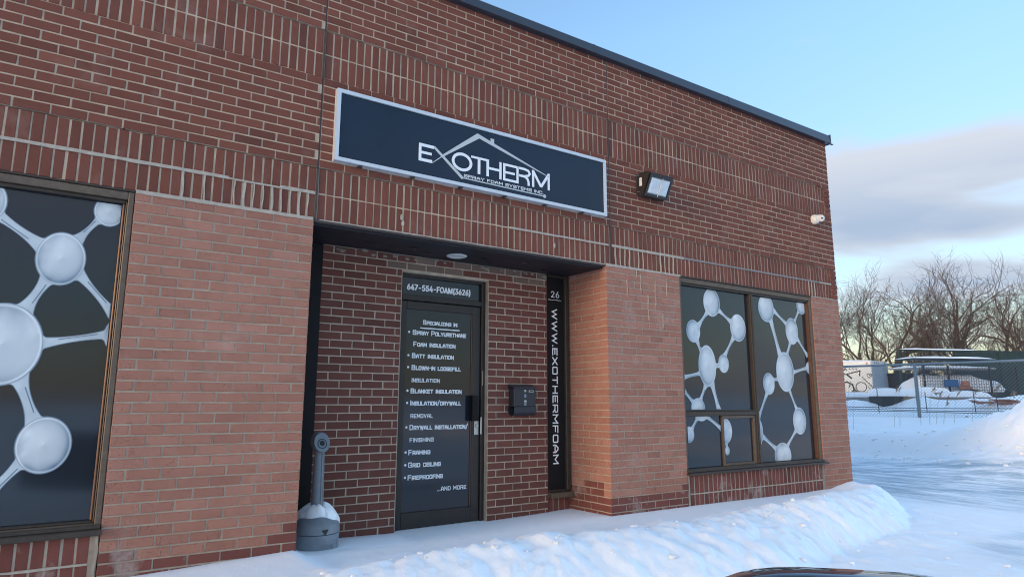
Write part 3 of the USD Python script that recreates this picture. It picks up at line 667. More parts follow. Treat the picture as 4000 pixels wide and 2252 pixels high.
for g in bul: obj('bullet', extr_xz(g, TY - .0012, TY), 'vinyl_white', d)
def inter(parent, name, s, x0, x1, zb, h, y, mat, bold=False):
    m = meshkit.text_mesh(s, h, .0012, bold=bold); v = np.array(m.vertices)
    v[:, 0] = x0 + (v[:, 0] - v[:, 0].min()) / np.ptp(v[:, 0]) * (x1 - x0)
    F_ = np.array(m.faces); V_ = np.c_[v[:, 0], y - v[:, 2], zb + v[:, 1]]
    if bold: return obj(name, cat([(V_ + [dx, -.0001 * i, dz], F_) for i, (dx, dz) in enumerate(((0, 0), (.0028, .001), (-.0028, -.001)))]), mat, parent)
    return obj(name, (V_, F_), mat, parent)
inter(d, 'lettering', '647-554-FOAM(3626)', 1.074, 1.740, 2.217, .052, DY - .0005, 'vinyl_white', bold=True)
# narrow sidelight beside the door
sl = group_prim('sidelight', building)
obj('frame', cat([bbox(2.824, 2.876, .575, .68, .335, 2.512, .005), bbox(2.607, 2.824, .585, .68, 2.485, 2.512, .004), bbox(2.607, 2.824, .585, .68, .330, .352, .004)]), 'bronze', sl)
obj('pane', box(2.606, 2.8235, .605, .62, .352, 2.485), 'frame_black', sl)
obj('sill', bbox(2.600, 2.884, .535, .66, .278, .328, .006), 'bronze_light', sl)
inter(sl, 'house_number', '26', 2.660, 2.767, 2.275, .066, .6045, 'vinyl_white')
obj('underline', extr_xz(sbox(2.622, 2.247, 2.792, 2.2515), .6034, .6046), 'vinyl_white', sl)
strokes, L = text_shape('WWW.EXOTHERMFOAM', 1, .15, capw=.86, gap=.36)
hc, top, bot = .066, 2.150, .602
k = (top - bot) / L
polys = [LineString([(2.671 + (pz) * hc * .86 + .004, top - px * k) for px, pz in st]).buffer(.0062, cap_style=3, join_style=2, mitre_limit=2) for st in strokes]
obj('lettering', extr_xz(unary_union(polys), .6034, .6046), 'vinyl_white', sl)
p = obj('apron', slab(ENTRY, 2.606, 2.884, -.05, .277, -0.10, -.02), 'mortar_entry', building)
soldiers(p, ENTRY, 2.606, 2.884, .07, .272, 'brick_plinth', n=-.014, pitch=.0695)
soldiers(p, ENTRY, 2.606, 2.884, -.13, .062, 'brick_plinth', n=-.014, pitch=.0695)

POOL.flush()

# ------------------------------------------------------------------ shop sign
sg = group_prim('shop_sign', label='long dark blue shop sign in a silver frame with white logo lettering', category='sign')
x0, x1, z0, z1 = SIGN
SY = -.055
fw = .030
def mitre(quad, y0, y1): return extr_xz(Polygon(quad), y0, y1)
for q in ([(x0, z0), (x0, z1), (x0 + fw, z1 - fw), (x0 + fw, z0 + fw)], [(x1, z0), (x1 - fw, z0 + fw), (x1 - fw, z1 - fw), (x1, z1)], [(x0, z1), (x1, z1), (x1 - fw, z1 - fw), (x0 + fw, z1 - fw)], [(x0, z0), (x0 + fw, z0 + fw), (x1 - fw, z0 + fw), (x1, z0)]):
    obj('frame', mitre(q, SY - .002, .004), 'aluminium', sg)
obj('panel', box(x0 + fw, x1 - fw, SY + .012, 0.0, z0 + fw, z1 - fw), 'sign_panel', sg)
for i in range(6): obj('bracket', box(x0 + .2 + i * .45, x0 + .23 + i * .45, -.045, -.002, z0 - .012, z0), 'sealant', sg)
LYb = SY + .0118
def seg(a, b, wa, wb=None):
    wb = wa if wb is None else wb; a, b = np.array(a), np.array(b); d = (b - a) / np.linalg.norm(b - a); n = np.array([-d[1], d[0]])
    return Polygon([a + n * wa / 2, b + n * wb / 2, b - n * wb / 2, a - n * wa / 2])
t = .026; zt, zb_ = 3.319, 3.157
H = []
H.append(unary_union([sbox(.806, 3.166, .806 + t * .9, 3.320), sbox(.806, 3.320 - t, .945, 3.320), sbox(.806, 3.166, .930, 3.166 + t), sbox(.806, 3.232, .925, 3.232 + t * .85)]))   # E
H.append(affinity.translate(affinity.scale(Point(0, 0).buffer(1, 32), .101, .083), 1.217, 3.238).difference(affinity.translate(affinity.scale(Point(0, 0).buffer(1, 32), .101 - t, .083 - t), 1.217, 3.238)))
H.append(unary_union([sbox(1.306, zt - t * .85, 1.489, zt - .002), sbox(1.374, zb_ + .006, 1.374 + t, zt - .002), sbox(1.463, zb_ + .004, 1.489, zt - .002), sbox(1.463, 3.228, 1.606, 3.228 + t * .85), sbox(1.598, zb_ + .002, 1.622, zt)]))
H.append(unary_union([sbox(1.638, zb_, 1.662, zt), sbox(1.638, zt - t * .85, 1.80, zt), sbox(1.638, zb_, 1.80, zb_ + t * .85), sbox(1.638, 3.227, 1.765, 3.227 + t * .8), sbox(1.783, zb_, 1.807, zt)]))
arc = LineString([(1.80, zt - t * .42), (1.87, zt - t * .42), (1.915, zt - .02), (1.932, zt - .045), (1.915, 3.252), (1.87, 3.238), (1.80, 3.238)]).buffer(t * .43, cap_style=2)
H.append(unary_union([arc, LineString([(1.87, 3.240), (1.905, 3.222), (1.918, 3.19), (1.920, zb_)]).buffer(t * .45, cap_style=2)]))
H.append(unary_union([sbox(1.957, zb_, 1.981, zt), sbox(2.138, zb_, 2.162, zt), seg((1.968, zt - .006), (2.060, zb_ + .018), t), seg((2.152, zt - .006), (2.060, zb_ + .018), t)]).intersection(sbox(1.9, zb_, 2.2, zt)))
for g in H: obj('letter', extr_xz(g, LYb - .002, LYb), 'vinyl_white', sg)
stroke1 = unary_union([seg((.945, 3.314), (1.225, 3.092), .020, .026), seg((1.215, 3.097), (2.082, 3.090), .010), Point(2.100, 3.090).buffer(.017, 16)])
roof_l = seg((.930, 3.168), (1.043, 3.264), .005, .010).union(seg((1.030, 3.254), (1.376, 3.512), .018, .046))
roof_r = seg((1.362, 3.516), (2.163, 3.283), .036, .005).union(sbox(1.504, 3.47, 1.540, 3.519))
tri = Polygon([(1.340, 3.500), (1.369, 3.533), (1.396, 3.524), (1.395, 3.490)])
obj('logo_stroke', extr_xz(stroke1, LYb - .0032, LYb), 'logo_silver', sg)
obj('logo_roof', extr_xz(unary_union([roof_l, roof_r, tri]), LYb - .0026, LYb), 'logo_silver', sg)
lettering(sg, 'lettering', 'SPRAY FOAM SYSTEMS INC.', 1.237, 2.085, 3.106, .028, LYb, stroke=.17, capw=.86, gap=.34, space=.6)

# ------------------------------------------------------------------ fittings on the wall
wl = group_prim('wall_light', loc=(0, 0, 0), label='black wedge-shaped flood light on the upper wall, white lens facing down', category='wall light')
xa, xb = 3.337, 3.665
def wedge(xa, xb, prof):
    return trimesh.convex.convex_hull(np.array([(x, y, z) for x in (xa, xb) for (y, z) in prof]))
obj('housing', cat([wedge(xa, xb, [(-.012, 3.338), (-.012, 3.552), (-.09, 3.565), (-.175, 3.552), (-.215, 3.528), (-.200, 3.508), (-.100, 3.315), (-.055, 3.312)]), bbox(xa - .006, xb + .006, -.014, -.0005, 3.33, 3.56, .004)]), 'lamp_shell', wl)
# lens sits on the sloping face
pA, pB = np.array([-.200, 3.512]), np.array([-.103, 3.318])
dn = np.array([-(pB - pA)[1], (pB - pA)[0]]); dn = dn / np.linalg.norm(dn) * (1 if -(pB - pA)[1] * -1 > 0 else -1)
dn = np.array([-.89, -.45]); dn /= np.linalg.norm(dn)
def onface(u, v, h): q = pA + (pB - pA) * v + dn * h; return (xa + (xb - xa) * u, q[0], q[1])
obj('lens_rim', cat([trimesh.convex.convex_hull(np.array([onface(u, v, h) for u in a for v in b for h in (-.01, .014)])) for a, b in (((.0, 1.0), (-.02, .10)), ((.0, 1.0), (.90, 1.02)), ((.0, .07), (.1, .9)), ((.93, 1.0), (.1, .9)))]), 'lamp_shell', wl)
obj('lens', trimesh.convex.convex_hull(np.array([onface(u, v, h) for u, v, h in ((.07, .1, .004), (.93, .1, .004), (.93, .9, .004), (.07, .9, .004), (.12, .16, .018), (.88, .16, .018), (.88, .84, .018), (.12, .84, .018))])), 'lamp_lens', wl)
obj('wire_guard', tube([onface(.52, .05, .026), onface(.52, .5, .030), onface(.50, .97, .026)], .004, 6), 'steel', wl)
obj('sticker', box(xa - .003, xa, -.082, -.045, 3.42, 3.51), 'sticker', wl)
obj('latch', cat([bbox(xa - .010, xa, -.045, -.010, 3.538, 3.543, .001), bbox(xa - .010, xa, -.045, -.010, 3.362, 3.367, .001)]), 'steel', wl)

cm = group_prim('security_camera', loc=(6.60, 0, 3.585), label='white turret security camera high on the wall near the building corner', category='camera')
obj('base', moved(lathe([(0, 0), (.062, 0), (.066, .012), (.062, .040), (.052, .062), (0, .066)], 28), (-.03, -.0005, .0), rotx(math.pi / 2)), 'camera_white', cm, smooth=40)
ball = trimesh.creation.icosphere(3, .050)
obj('eyeball', moved(ball, (-.005, -.075, .008)), 'camera_white', cm, smooth=True)
Rl = rotz(-.35) @ rotx(math.pi / 2 + .25)
obj('face_plate', moved(lathe([(0, .052), (.034, .050), (.042, .044), (.044, .030)], 28), (-.005, -.075, .008), Rl), 'camera_white', cm, smooth=40)
obj('lens', moved(lathe([(0, .056), (.009, .056), (.011, .049)], 16), (-.017, -.077, .008), Rl), 'camera_black', cm)
obj('infrared_lamp', moved(lathe([(0, .054), (.009, .054), (.011, .047)], 16), (.009, -.071, .008), Rl), 'lamp_shell', cm)

sl_ = group_prim('soffit_light', loc=(1.412, .375, 2.512), label='round white recessed downlight in the black doorway ceiling', category='light')
obj('trim_ring', lathe([(.062, .0), (.066, -.006), (.088, -.006), (.094, 0), (.094, .002)], 36), 'light_white', sl_, smooth=40)
obj('diffuser', lathe([(0, -.0015), (.062, -.0015), (.063, .004), (0, .004)], 36), 'light_white', sl_)

mb = group_prim('mailbox', loc=(2.255, .5925, 1.075), label='dark blue steel mailbox on the brick wall between door and sidelight', category='mailbox')
obj('body', cat([bbox(-.128, .128, -.095, 0, .085, .262, .006)]), 'mailbox_paint', mb)
obj('door_panel', bbox(-.116, .122, -.101, -.0955, .088, .256, .003), 'mailbox_paint', mb)
obj('lid', wedge(-.134, .136, [(0, .300), (-.108, .268), (-.108, .258), (0, .264)]), 'mailbox_paint', mb)
th = np.linspace(0, math.pi, 14)
outer = [(-.052 - .052 * math.cos(a), .052 - .052 * math.sin(a)) for a in th]; inner_ = [(-.052 - .047 * math.cos(a), .052 - .047 * math.sin(a)) for a in th]
prof = [(-.104, .084)] + outer + [(.0, .084), (-.005, .084)] + inner_[::-1] + [(-.099, .084)]
m = trimesh.creation.extrude_polygon(Polygon(prof).buffer(0), .262, engine='earcut'); v = np.asarray(m.vertices)
obj('newspaper_roll', (np.c_[v[:, 2] - .131, v[:, 0], v[:, 1]], np.asarray(m.faces)[:, ::-1]), 'mailbox_paint', mb)
obj('lock', moved(lathe([(0, .007), (.011, .006), (.013, 0)], 16), (-.005, -.101, .236), rotx(math.pi / 2)), 'steel', mb)
obj('name_plate', bbox(.040, .096, -.1035, -.101, .220, .242, .001), 'steel', mb)
obj('plate_slot', bbox(.046, .090, -.1042, -.1034, .225, .237, .0003), 'frame_black', mb)
for q0, q1 in ((.172, .203), (.130, .152), (.095, .127)):
    obj('view_window', bbox(-.015, .010, -.1035, -.101, q0, q1, .001), 'galvanised', mb)
obj('view_window', bbox(-.016, .013, -.105, -.101, .118 + .012, .118 + .022, .002), 'light_white', mb)

# ash receptacle
ar = group_prim('smoking_receptacle', loc=(.225, .33, .08), label='grey plastic cigarette receptacle with bottle neck and snow on its base', category='ash bin')
obj('base', lathe([(0, -.05), (.166, -.05), (.170, 0), (.170, .145), (.172, .150), (.172, .166)], 40), 'plastic_grey', ar, smooth=40)
obj('lid', lathe([(.172, .170), (.174, .174), (.172, .225), (.168, .233), (.160, .245), (.130, .280), (.090, .305), (.055, .318), (.050, .33), (0, .33)], 40), 'plastic_grey', ar, smooth=40)
pole = trimesh.creation.cylinder(radius=1, height=1, sections=20)
pv = np.asarray(pole.vertices).copy(); pz = pv[:, 2] + .5
pv = np.c_[pv[:, 0] * (.047 - .012 * pz), pv[:, 1] * (.047 - .012 * pz), .318 + pz * .50]
obj('neck', (pv, pole.faces), 'plastic_grey', ar, smooth=40)
obj('neck_rib', cat([tube([(.014, -.046, .33), (.010, -.036, .80)], .006, 6), tube([(.030, -.036, .33), (.024, -.028, .80)], .004, 6)]), 'plastic_grey', ar)
hp = [(.0, .0), (.050, .0), (.061, .010), (.063, .05), (.063, .09), (.058, .100), (0, .100)]
head = lathe(hp, 32); hv = head[0].copy()
hv = np.c_[hv[:, 0], -hv[:, 2] + .052, hv[:, 1] * 1.18 + .82]
hv[:, 1] += (hv[:, 2] - .82) * .35
obj('head', (hv, head[1]), 'plastic_grey', ar, smooth=35)
def disc(r0, r1, y, zc, slope=.35, n=28):
    prof = [(r0, 0), (r1, 0), (r1, .004), (r0, .004)] if r0 > 0 else [(0, .002), (r1, .002), (r1, 0)]
    l = lathe(prof, n); v = l[0]; out = np.c_[v[:, 0], y - v[:, 2], v[:, 1] + zc]; out[:, 1] += (out[:, 2] - .82) * slope; return out, l[1]
obj('head_ring', disc(.030, .036, -.047, .812), 'plastic_dark', ar)
obj('opening', disc(0, .019, -.050, .815), 'black_paint', ar)
obj('vent_mark', extr_xz(Polygon([(-.012, .205), (.036, .207), (.016, .168)]), -.178, -.168), 'plastic_dark', ar)
# raised panel frame on the base, following its curve, with its one word
def curved(poly, r, dz=0, th0=-math.pi / 2):
    out = []
    for g in getattr(poly, 'geoms', [poly]):
        if g.is_empty: continue
        m = trimesh.creation.extrude_polygon(g, .003, engine='earcut'); m = m.subdivide_to_size(.03) if hasattr(m, 'subdivide_to_size') else m
        v = np.asarray(m.vertices); a = th0 + v[:, 0] / r
        out.append((np.c_[(r + v[:, 2]) * np.cos(a), (r + v[:, 2]) * np.sin(a), v[:, 1] + dz], np.asarray(m.faces)))
    return cat(out)
obj('panel_frame', curved(sbox(-.09, 0, .135, .12).difference(sbox(-.085, 0, .130, .115)), .170), 'plastic_grey', ar)
strk, L = text_shape('Smokers', 1, .1, small=.7, smallcaps=False)
word = unary_union([LineString([(-.015 + px * .105 / L + pz * .006, .072 + pz * .028) for px, pz in st]).buffer(.0022) for st in strk])
obj('lettering', curved(word, .1705), 'plastic_grey', ar)
cap = lathe([(.1760, .215), (.178, .236), (.171, .256), (.150, .290), (.128, .318), (.100, .342), (.068, .358), (.036, .362), (.034, .33)], 72)
cv = cap[0].copy(); ang = np.arctan2(cv[:, 1], cv[:, 0])
cv[:, 2] += .010 * np.sin(3 * ang + 1) + .006 * np.sin(7 * ang)
fr_ = np.clip(np.cos(ang + 1.95), 0, 1) ** .6          # the side that faces the street has slid clear
lim = .178 - .058 * fr_ + .006 * np.sin(5 * ang)
rr = np.hypot(cv[:, 0], cv[:, 1]); over = rr > lim
zl = np.interp(lim, [.05, .055, .090, .130, .160, .168, .172], [.33, .318, .305, .280, .245, .233, .225]) - .004
sc_ = np.where(over, lim / np.maximum(rr, 1e-6), 1); cv[:, 0] *= sc_; cv[:, 1] *= sc_; cv[:, 2] = np.where(over & (fr_ > .02), zl, cv[:, 2])
obj('snow_cap', (cv + np.array([0, 0, .004]), cap[1]), 'snow', ar, smooth=True)

# ------------------------------------------------------------------ snow on the ground
def sm(a, b, t): t = np.clip((t - a) / (b - a), 0, 1); return t * t * (3 - 2 * t)
def fence_x(y): return 17.71 - .155 * y
MOUNDS = [(21.2, 8.0, .34, .8), (22.4, 6.4, .30, .6), (21.0, 5.1, .22, .5), (22.8, 5.2, .34, .7), (21.6, 3.9, .26, .6), (23.4, 3.4, .32, .7), (22.2, 2.2, .30, .6), (24.8, 7.6, .4, .9), (26.2, 4.8, .36, .8), (25.6, 2.0, .4, .8), (23.0, .6, .3, .7)]
def height(x, y):
    x, y = np.asarray(x, float), np.asarray(y, float)
    P = np.stack([x, y, np.zeros_like(x)], -1)
    n1 = meshkit.fbm(P * 1.3, 4, 3) - .5; n2 = meshkit.fbm(P * 5.0, 4, 9) - .5; n3 = meshkit.fbm(P * np.array([9., 4.5, 1]), 3, 21) - .5; nl = meshkit.fbm(P * .35, 3, 5) - .5
    wall = np.interp(x, [-4, -1, -.03, .07, .5, 1.0, 1.85, 2.6, 2.9, 3.9, 5, 6.0, 6.5, 6.85, 7, 7.3], [.16, .166, .205, .150, .140, .128, .135, .155, .165, .165, .160, .155, .165, .215, .225, .17])
    inset = sm(.0, .6, y); wall = wall - .01 * inset * (x > 0) * (x < 2.9)
    crest = np.interp(x, [-6, -3, -.1, .2, 1.37, 2.65, 3.4, 4.24, 5.07, 5.76, 6.3, 6.7, 7.0, 7.3, 7.8], [.2, .22, .249, .28, .325, .285, .268, .305, .315, .275, .25, .228, .20, .11, 0.])
    yc = np.interp(x, [-6, 4, 5, 5.8, 6.6, 7.0, 7.3], [-1.0, -.98, -.86, -.70, -.46, -.26, -.12]) + (.05 * np.sin(2.3 * x) + .04 * np.sin(5.1 * x + 1)) * (1 - sm(5.5, 6.8, x))
    foot = np.interp(x, [-6, 3, 3.6, 4.4, 5.5, 6.3, 7.0, 7.3], [-1.95, -1.80, -1.70, -1.55, -1.28, -.98, -.55, -.34]) + (.08 * np.sin(1.9 * x) + .08 * nl) * (1 - sm(5, 6.8, x))
    t = np.clip(y / yc, 0, 1)
    back = wall + (crest - wall) * (t ** 1.5) - .018 * np.sin(np.pi * t)
    rough = sm(.42, .95, y / yc) * sm(-.75, .0, y - foot) * (y < 0)
    u = np.clip((y - foot) / (yc - foot), 0, 1)
    flute = .006 * np.sin(19 * x + 3.5 * np.sin(2.7 * x) + 5 * y) * np.sin(np.pi * np.clip(u, 0, 1))
    front_ = crest * (1 - (1 - u) ** 1.7) + flute * (.4 + 1.2 * sm(-.1, .2, n1))
    h = np.where(y > yc, back, front_)
    h = h + rough * (.042 * n2 + .046 * n3 + .03 * n1 + .034 * (meshkit.fbm(P * 16., 2, 31) - .5))
    h = h + .02 * n1 * (1 - rough) * sm(-.05, -.3, y)
    fade = 1 - sm(6.95, 7.55, x + .25 * n1)
    h = h * fade
    # car park and lane: packed, rutted
    lot = .012 * n2 + .03 * nl + .010 * n3
    h = np.where((y < foot) | (x > 7.0), np.maximum(h, 0) + lot, h)
    # bank ploughed up on the far side of the lane
    fx = 12.1 + .375 * (y + .13) + .35 * n1 + .2 * n2
    fx = np.minimum(fx, fence_x(y) - 2.2)
    face = .47 * sm(0, 1.15, x - fx) + .10 * sm(.1, .8, x - fx) * (n2 + n1) * (1 - sm(1.6, 3.0, x - fx))
    plateau = np.clip((x - fx - 1.0) / np.maximum(fence_x(y) - fx - 1.0, .5), 0, 1) * .36
    yard = .026 * np.clip(x - fence_x(y), 0, 30) + (.16 * nl + .14 * n1) * sm(0, 4, x - fence_x(y)) * (1 - .6 * sm(40, 70, x))
    bank = face + plateau * sm(.6, 1.6, x - fx) + yard
    h = h + bank * sm(9, 9.5, x)
    r2 = ((x - 14.2) / 1.6) ** 2 + ((y + 1.05) / 1.5) ** 2
    h = h + 1.08 * np.exp(-r2 / 2 * 1.0) * (1 + .25 * n1 + .22 * n2 + .10 * n3) * sm(8, 10, x)
    for (mx, my, mh, ms_) in MOUNDS: h = h + mh * np.exp(-((x - mx) ** 2 + (y - my) ** 2) / (2 * ms_ ** 2)) * (1 + .5 * n1)
    h = np.where((x < XC - .05) & (y > .80), -.2, h)
    return h
def grid(parts): return np.unique(np.concatenate([np.arange(a, b, s) for a, b, s in parts]).round(4))
gx = grid([(-400, -40, 40), (-40, -8, 4), (-8, -2.4, .4), (-2.4, 8.2, .032), (8.2, 20, .075), (20, 62, .5), (62, 120, 6), (120, 601, 60)])
gy = grid([(-400, -40, 40), (-40, -6, 3), (-6, -3.2, .25), (-3.2, .84, .032), (.84, 8, .085), (8, 60, .8), (60, 120, 6), (120, 601, 60)])
GX, GY_ = np.meshgrid(gx, gy, indexing='ij')
GZ = height(GX, GY_)
nx, ny = GX.shape
idx = np.arange(nx * ny).reshape(nx, ny)
a_, b_, c_, e_ = idx[:-1, :-1].ravel(), idx[1:, :-1].ravel(), idx[1:, 1:].ravel(), idx[:-1, 1:].ravel()
faces = np.vstack([np.c_[a_, b_, c_], np.c_[a_, c_, e_]])
verts = np.c_[GX.ravel(), GY_.ravel(), GZ.ravel()]
nl_ = meshkit.fbm(np.c_[verts[:, :2] * .6, np.zeros(len(verts))], 3, 77) - .5
fx_ = np.minimum(12.1 + .375 * (verts[:, 1] + .13), fence_x(verts[:, 1]) - 2.2)
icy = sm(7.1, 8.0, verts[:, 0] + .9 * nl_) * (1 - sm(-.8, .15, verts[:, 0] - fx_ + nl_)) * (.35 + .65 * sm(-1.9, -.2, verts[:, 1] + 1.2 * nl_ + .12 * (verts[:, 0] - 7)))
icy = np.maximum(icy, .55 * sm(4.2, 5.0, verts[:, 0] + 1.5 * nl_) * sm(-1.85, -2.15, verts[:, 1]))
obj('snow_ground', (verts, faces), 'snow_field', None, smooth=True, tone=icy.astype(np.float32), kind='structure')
# clods of thrown snow along the windrow and the bank
cl = []
ico = trimesh.creation.icosphere(1, 1.0)
def clod(x, y, r):
    v = np.asarray(ico.vertices) * (1 + .28 * (meshkit.noise(np.asarray(ico.vertices) * 1.7 + rng.uniform(0, 50, 3)) - .5)[:, None] * 2)
    v = v * np.array([r * rng.uniform(.8, 1.3), r * rng.uniform(.8, 1.3), r * rng.uniform(.55, .85)])
    return v @ rotz(rng.uniform(0, 6)).T + np.array([x, y, float(height(np.array([x]), np.array([y]))[0]) + r * .12]), np.asarray(ico.faces)
for i in range(130):
    x = rng.uniform(-1.2, 7.0); y = float(np.interp(x, [-6, 4, 5, 5.8, 6.6, 7.0], [-1.0, -.98, -.86, -.70, -.46, -.26])) + rng.normal(0, .14) - (rng.random() < .3) * rng.uniform(0, .7)
    cl.append(clod(x, y, rng.choice([.007, .010, .015, .022, .03], p=[.36, .34, .2, .07, .03])))
for i in range(12):
    x = rng.uniform(2.5, 7.4); y = rng.uniform(-2.6, -1.6); cl.append(clod(x, y, rng.uniform(.006, .025)))
for i in range(90):
    y = rng.uniform(-1.5, 5); x = 12.1 + .375 * (y + .13) + rng.uniform(-.8, 1.2); cl.append(clod(x, y, rng.uniform(.012, .05)))
obj('snow_clods', cat(cl), 'snow', None, smooth=True, kind='stuff', label='loose lumps of snow thrown along the ploughed ridges', category='snow')

# ------------------------------------------------------------------ chain-link fence
def fp(y, z, dx=0): return (fence_x(y) + dx, y, z)
fn = group_prim('chain_link_fence', label='grey chain-link fence with pipe top rail beyond the snow bank', category='fence')
FY0, FY1, FT = -4.5, 13.0, 2.205
for i, y in enumerate((3.78 - 3.05 * 2 - .0, 3.78 - 3.05, 3.78, 3.78 + 3.05, 3.78 + 6.1)):
    obj('post', cat([tube([fp(y, .3), fp(y, FT - .03)], .043, 12), moved(lathe([(0, .05), (.03, .045), (.052, .02), (.052, -.03)], 12), fp(y, FT - .02))]), 'galvanised', fn, smooth=40)
obj('rail', tube([fp(FY0, FT), fp(FY1, FT)], .030, 10), 'galvanised', fn, smooth=40)
pit = .0815; z0f = .55; hgt = FT - .02 - z0f
wires = []
k = -hgt
V, Fc, o = [], [], 0
def strip(a, b, r=.0036):
    return tube([a, b], r, 3, cap=False)
ys = np.arange(FY0 - hgt, FY1, pit)
for yb in ys:
    for sgn in (1, -1):
        ya, za, ye, ze = (yb, z0f, yb + hgt, z0f + hgt) if sgn == 1 else (yb + hgt, z0f, yb, z0f + hgt)
        # clip to the fence's length
        d0, d1 = (ya, za), (ye, ze)
        def clipy(p, q, lim, lower):
            if (p[0] < lim) == lower: s = (lim - p[0]) / (q[0] - p[0]); return (lim, p[1] + s * (q[1] - p[1]))
            return p
        if max(ya, ye) <= FY0 or min(ya, ye) >= FY1: continue
        p, q = clipy(d0, d1, FY0, True), clipy(d1, d0, FY0, True)
        p, q = clipy(p, q, FY1, False), clipy(q, p, FY1, False)
        wires.append(strip(fp(p[0], p[1], -.035 - .003 * sgn), fp(q[0], q[1], -.035 - .003 * sgn)))
obj('mesh', cat(wires), 'fence_wire', fn)
for j, (dz, dx) in enumerate(((1.10, 1.3), (1.035, 1.3), (.985, 1.35))):
    ys_ = np.linspace(12, .3, 40)
    pts = [(fence_x(y) + dx, y, dz - .010 * (12 - y) / 2 + .012 * math.sin(y * 1.1 + j)) for y in ys_]
    w = obj('slack_wire', tube(pts, .010, 5), 'dark_steel', None, label=['topmost of the three dark cables strung low behind the fence', 'middle of the three dark cables strung low behind the fence', 'lowest of the three dark cables strung low behind the fence'][j], category='cable')

# dry reed plumes along the fence
reed_spots = [(3316, 1515, .30, 20), (3340, 1527, .12, 8), (3500, 1532, .34, 18), (3512, 1527, .25, 24), (3525, 1562, .3, 40), (3602, 1502, .28, 24), (3578, 1540, .22, 20), (3640, 1532, .26, 30), (3668, 1552, .3, 26), (3700, 1563, .26, 22), (3738, 1545, .36, 28), (3808, 1540, .24, 20), (3880, 1535, .38, 30), (3895, 1520, .26, 32), (3865, 1575, .2, 10), (3762, 1633, .2, 60), (3700, 1585, .2, 12), (3960, 1550, .25, 8)]
REED = ['in front of the truck, touching the building corner', 'low and thin in front of the truck graffiti', 'taller of the pair just left of the fence post', 'leaning, beside the taller reed left of the fence post', 'low, bent over the plank stack left of the fence post',
        'highest one, close to the fence post on its right', 'short, touching the right edge of the fence post', 'in front of the left end of the cage trailer', 'below the left wheel side of the cage trailer', 'low under the middle of the cage trailer', 'broad one in front of the cage trailer tarp', 'in front of the right end of the cage trailer',
        'large one in front of the green screen, left of its twin', 'upright one in front of the green screen, right of its twin', 'low beside the reddish pallet heap', 'lying nearly flat on the snow at the foot of the fence', 'small, low on the snow below the trailer', 'short one at the far right beside the black tyre']
def ray(u, v): return CF + CR * (u - 2000) / FPX - CU * (v - 1126) / FPX
for i, (u, v, L, lean) in enumerate(reed_spots):
    dr = ray(u, v); dist = 19.0 / np.hypot(dr[0], dr[1]) if i % 3 else 20.6 / np.hypot(dr[0], dr[1]); p = CAM + dr * dist
    a = math.radians(lean); tip = p + np.array([.0, -math.sin(a), math.cos(a)]) * L * .6
    gz = float(height(np.array([p[0]]), np.array([p[1]]))[0])
    rd = group_prim('dry_reed', label='dry tan reed plume ' + REED[i], category='reed', group='dry reed plumes along the fence')
    base = np.array([p[0], p[1] + .12, min(gz - .05, p[2] - .3)])
    obj('stem', tube([base, (base + p) / 2 + [0, .03, 0], p], [.0035, .003, .003], 4), 'reed', rd)
    axis = tip - p
    bits = []
    for k in range(26):
        s = rng.uniform(0, 1); c = p + axis * s; w_ = .045 * math.sin(math.pi * min(1, s * .9 + .1)) + .006
        off = rng.normal(0, 1, 3) * w_ * .6; e = c + axis * rng.uniform(.1, .22) + off + np.array([0, 0, -.02])
        bits.append(tube([c, e], [.009, .002], 3))
    obj('plume', cat(bits), 'reed', rd)

# ------------------------------------------------------------------ things in the yard beyond the fence
def at(u, v, rng_h):
    d_ = ray(u, v); return CAM + d_ * (rng_h / np.hypot(d_[0], d_[1]))
def hz(x, y): return float(height(np.array([x]), np.array([y]))[0])
def snowcap(x0, x1, y0, y1, z, h, over=.06, seed=0):
    n = 14; U, W = np.meshgrid(np.linspace(-1, 1, n), np.linspace(-1, 1, n), indexing='ij')
    X = (x0 + x1) / 2 + U * ((x1 - x0) / 2 + over); Y = (y0 + y1) / 2 + W * ((y1 - y0) / 2 + over)
    e = (1 - np.abs(U) ** 4) * (1 - np.abs(W) ** 4)
    Z = z + h * np.clip(e, 0, 1) ** .4 * (.8 + .5 * (meshkit.fbm(np.stack([X * 1.5, Y * 1.5, U * 0 + seed], -1), 3) - .3))
    V = np.vstack([np.c_[X.ravel(), Y.ravel(), Z.ravel()], np.c_[X.ravel(), Y.ravel(), np.full(n * n, z - .01)]])
    i = np.arange(n * n).reshape(n, n); a, b, c, d_ = i[:-1, :-1].ravel(), i[1:, :-1].ravel(), i[1:, 1:].ravel(), i[:-1, 1:].ravel()
    Fc = np.vstack([np.c_[a, b, c], np.c_[a, c, d_]]); low = Fc[:, ::-1] + n * n
    ring = np.concatenate([i[:-1, 0], i[-1, :-1], i[1:, -1][::-1], i[0, 1:][::-1]]); r2 = np.roll(ring, -1)
    side = np.vstack([np.c_[ring, r2 + n * n, r2], np.c_[ring, ring + n * n, r2 + n * n]])
    return V, np.vstack([Fc, low, side])

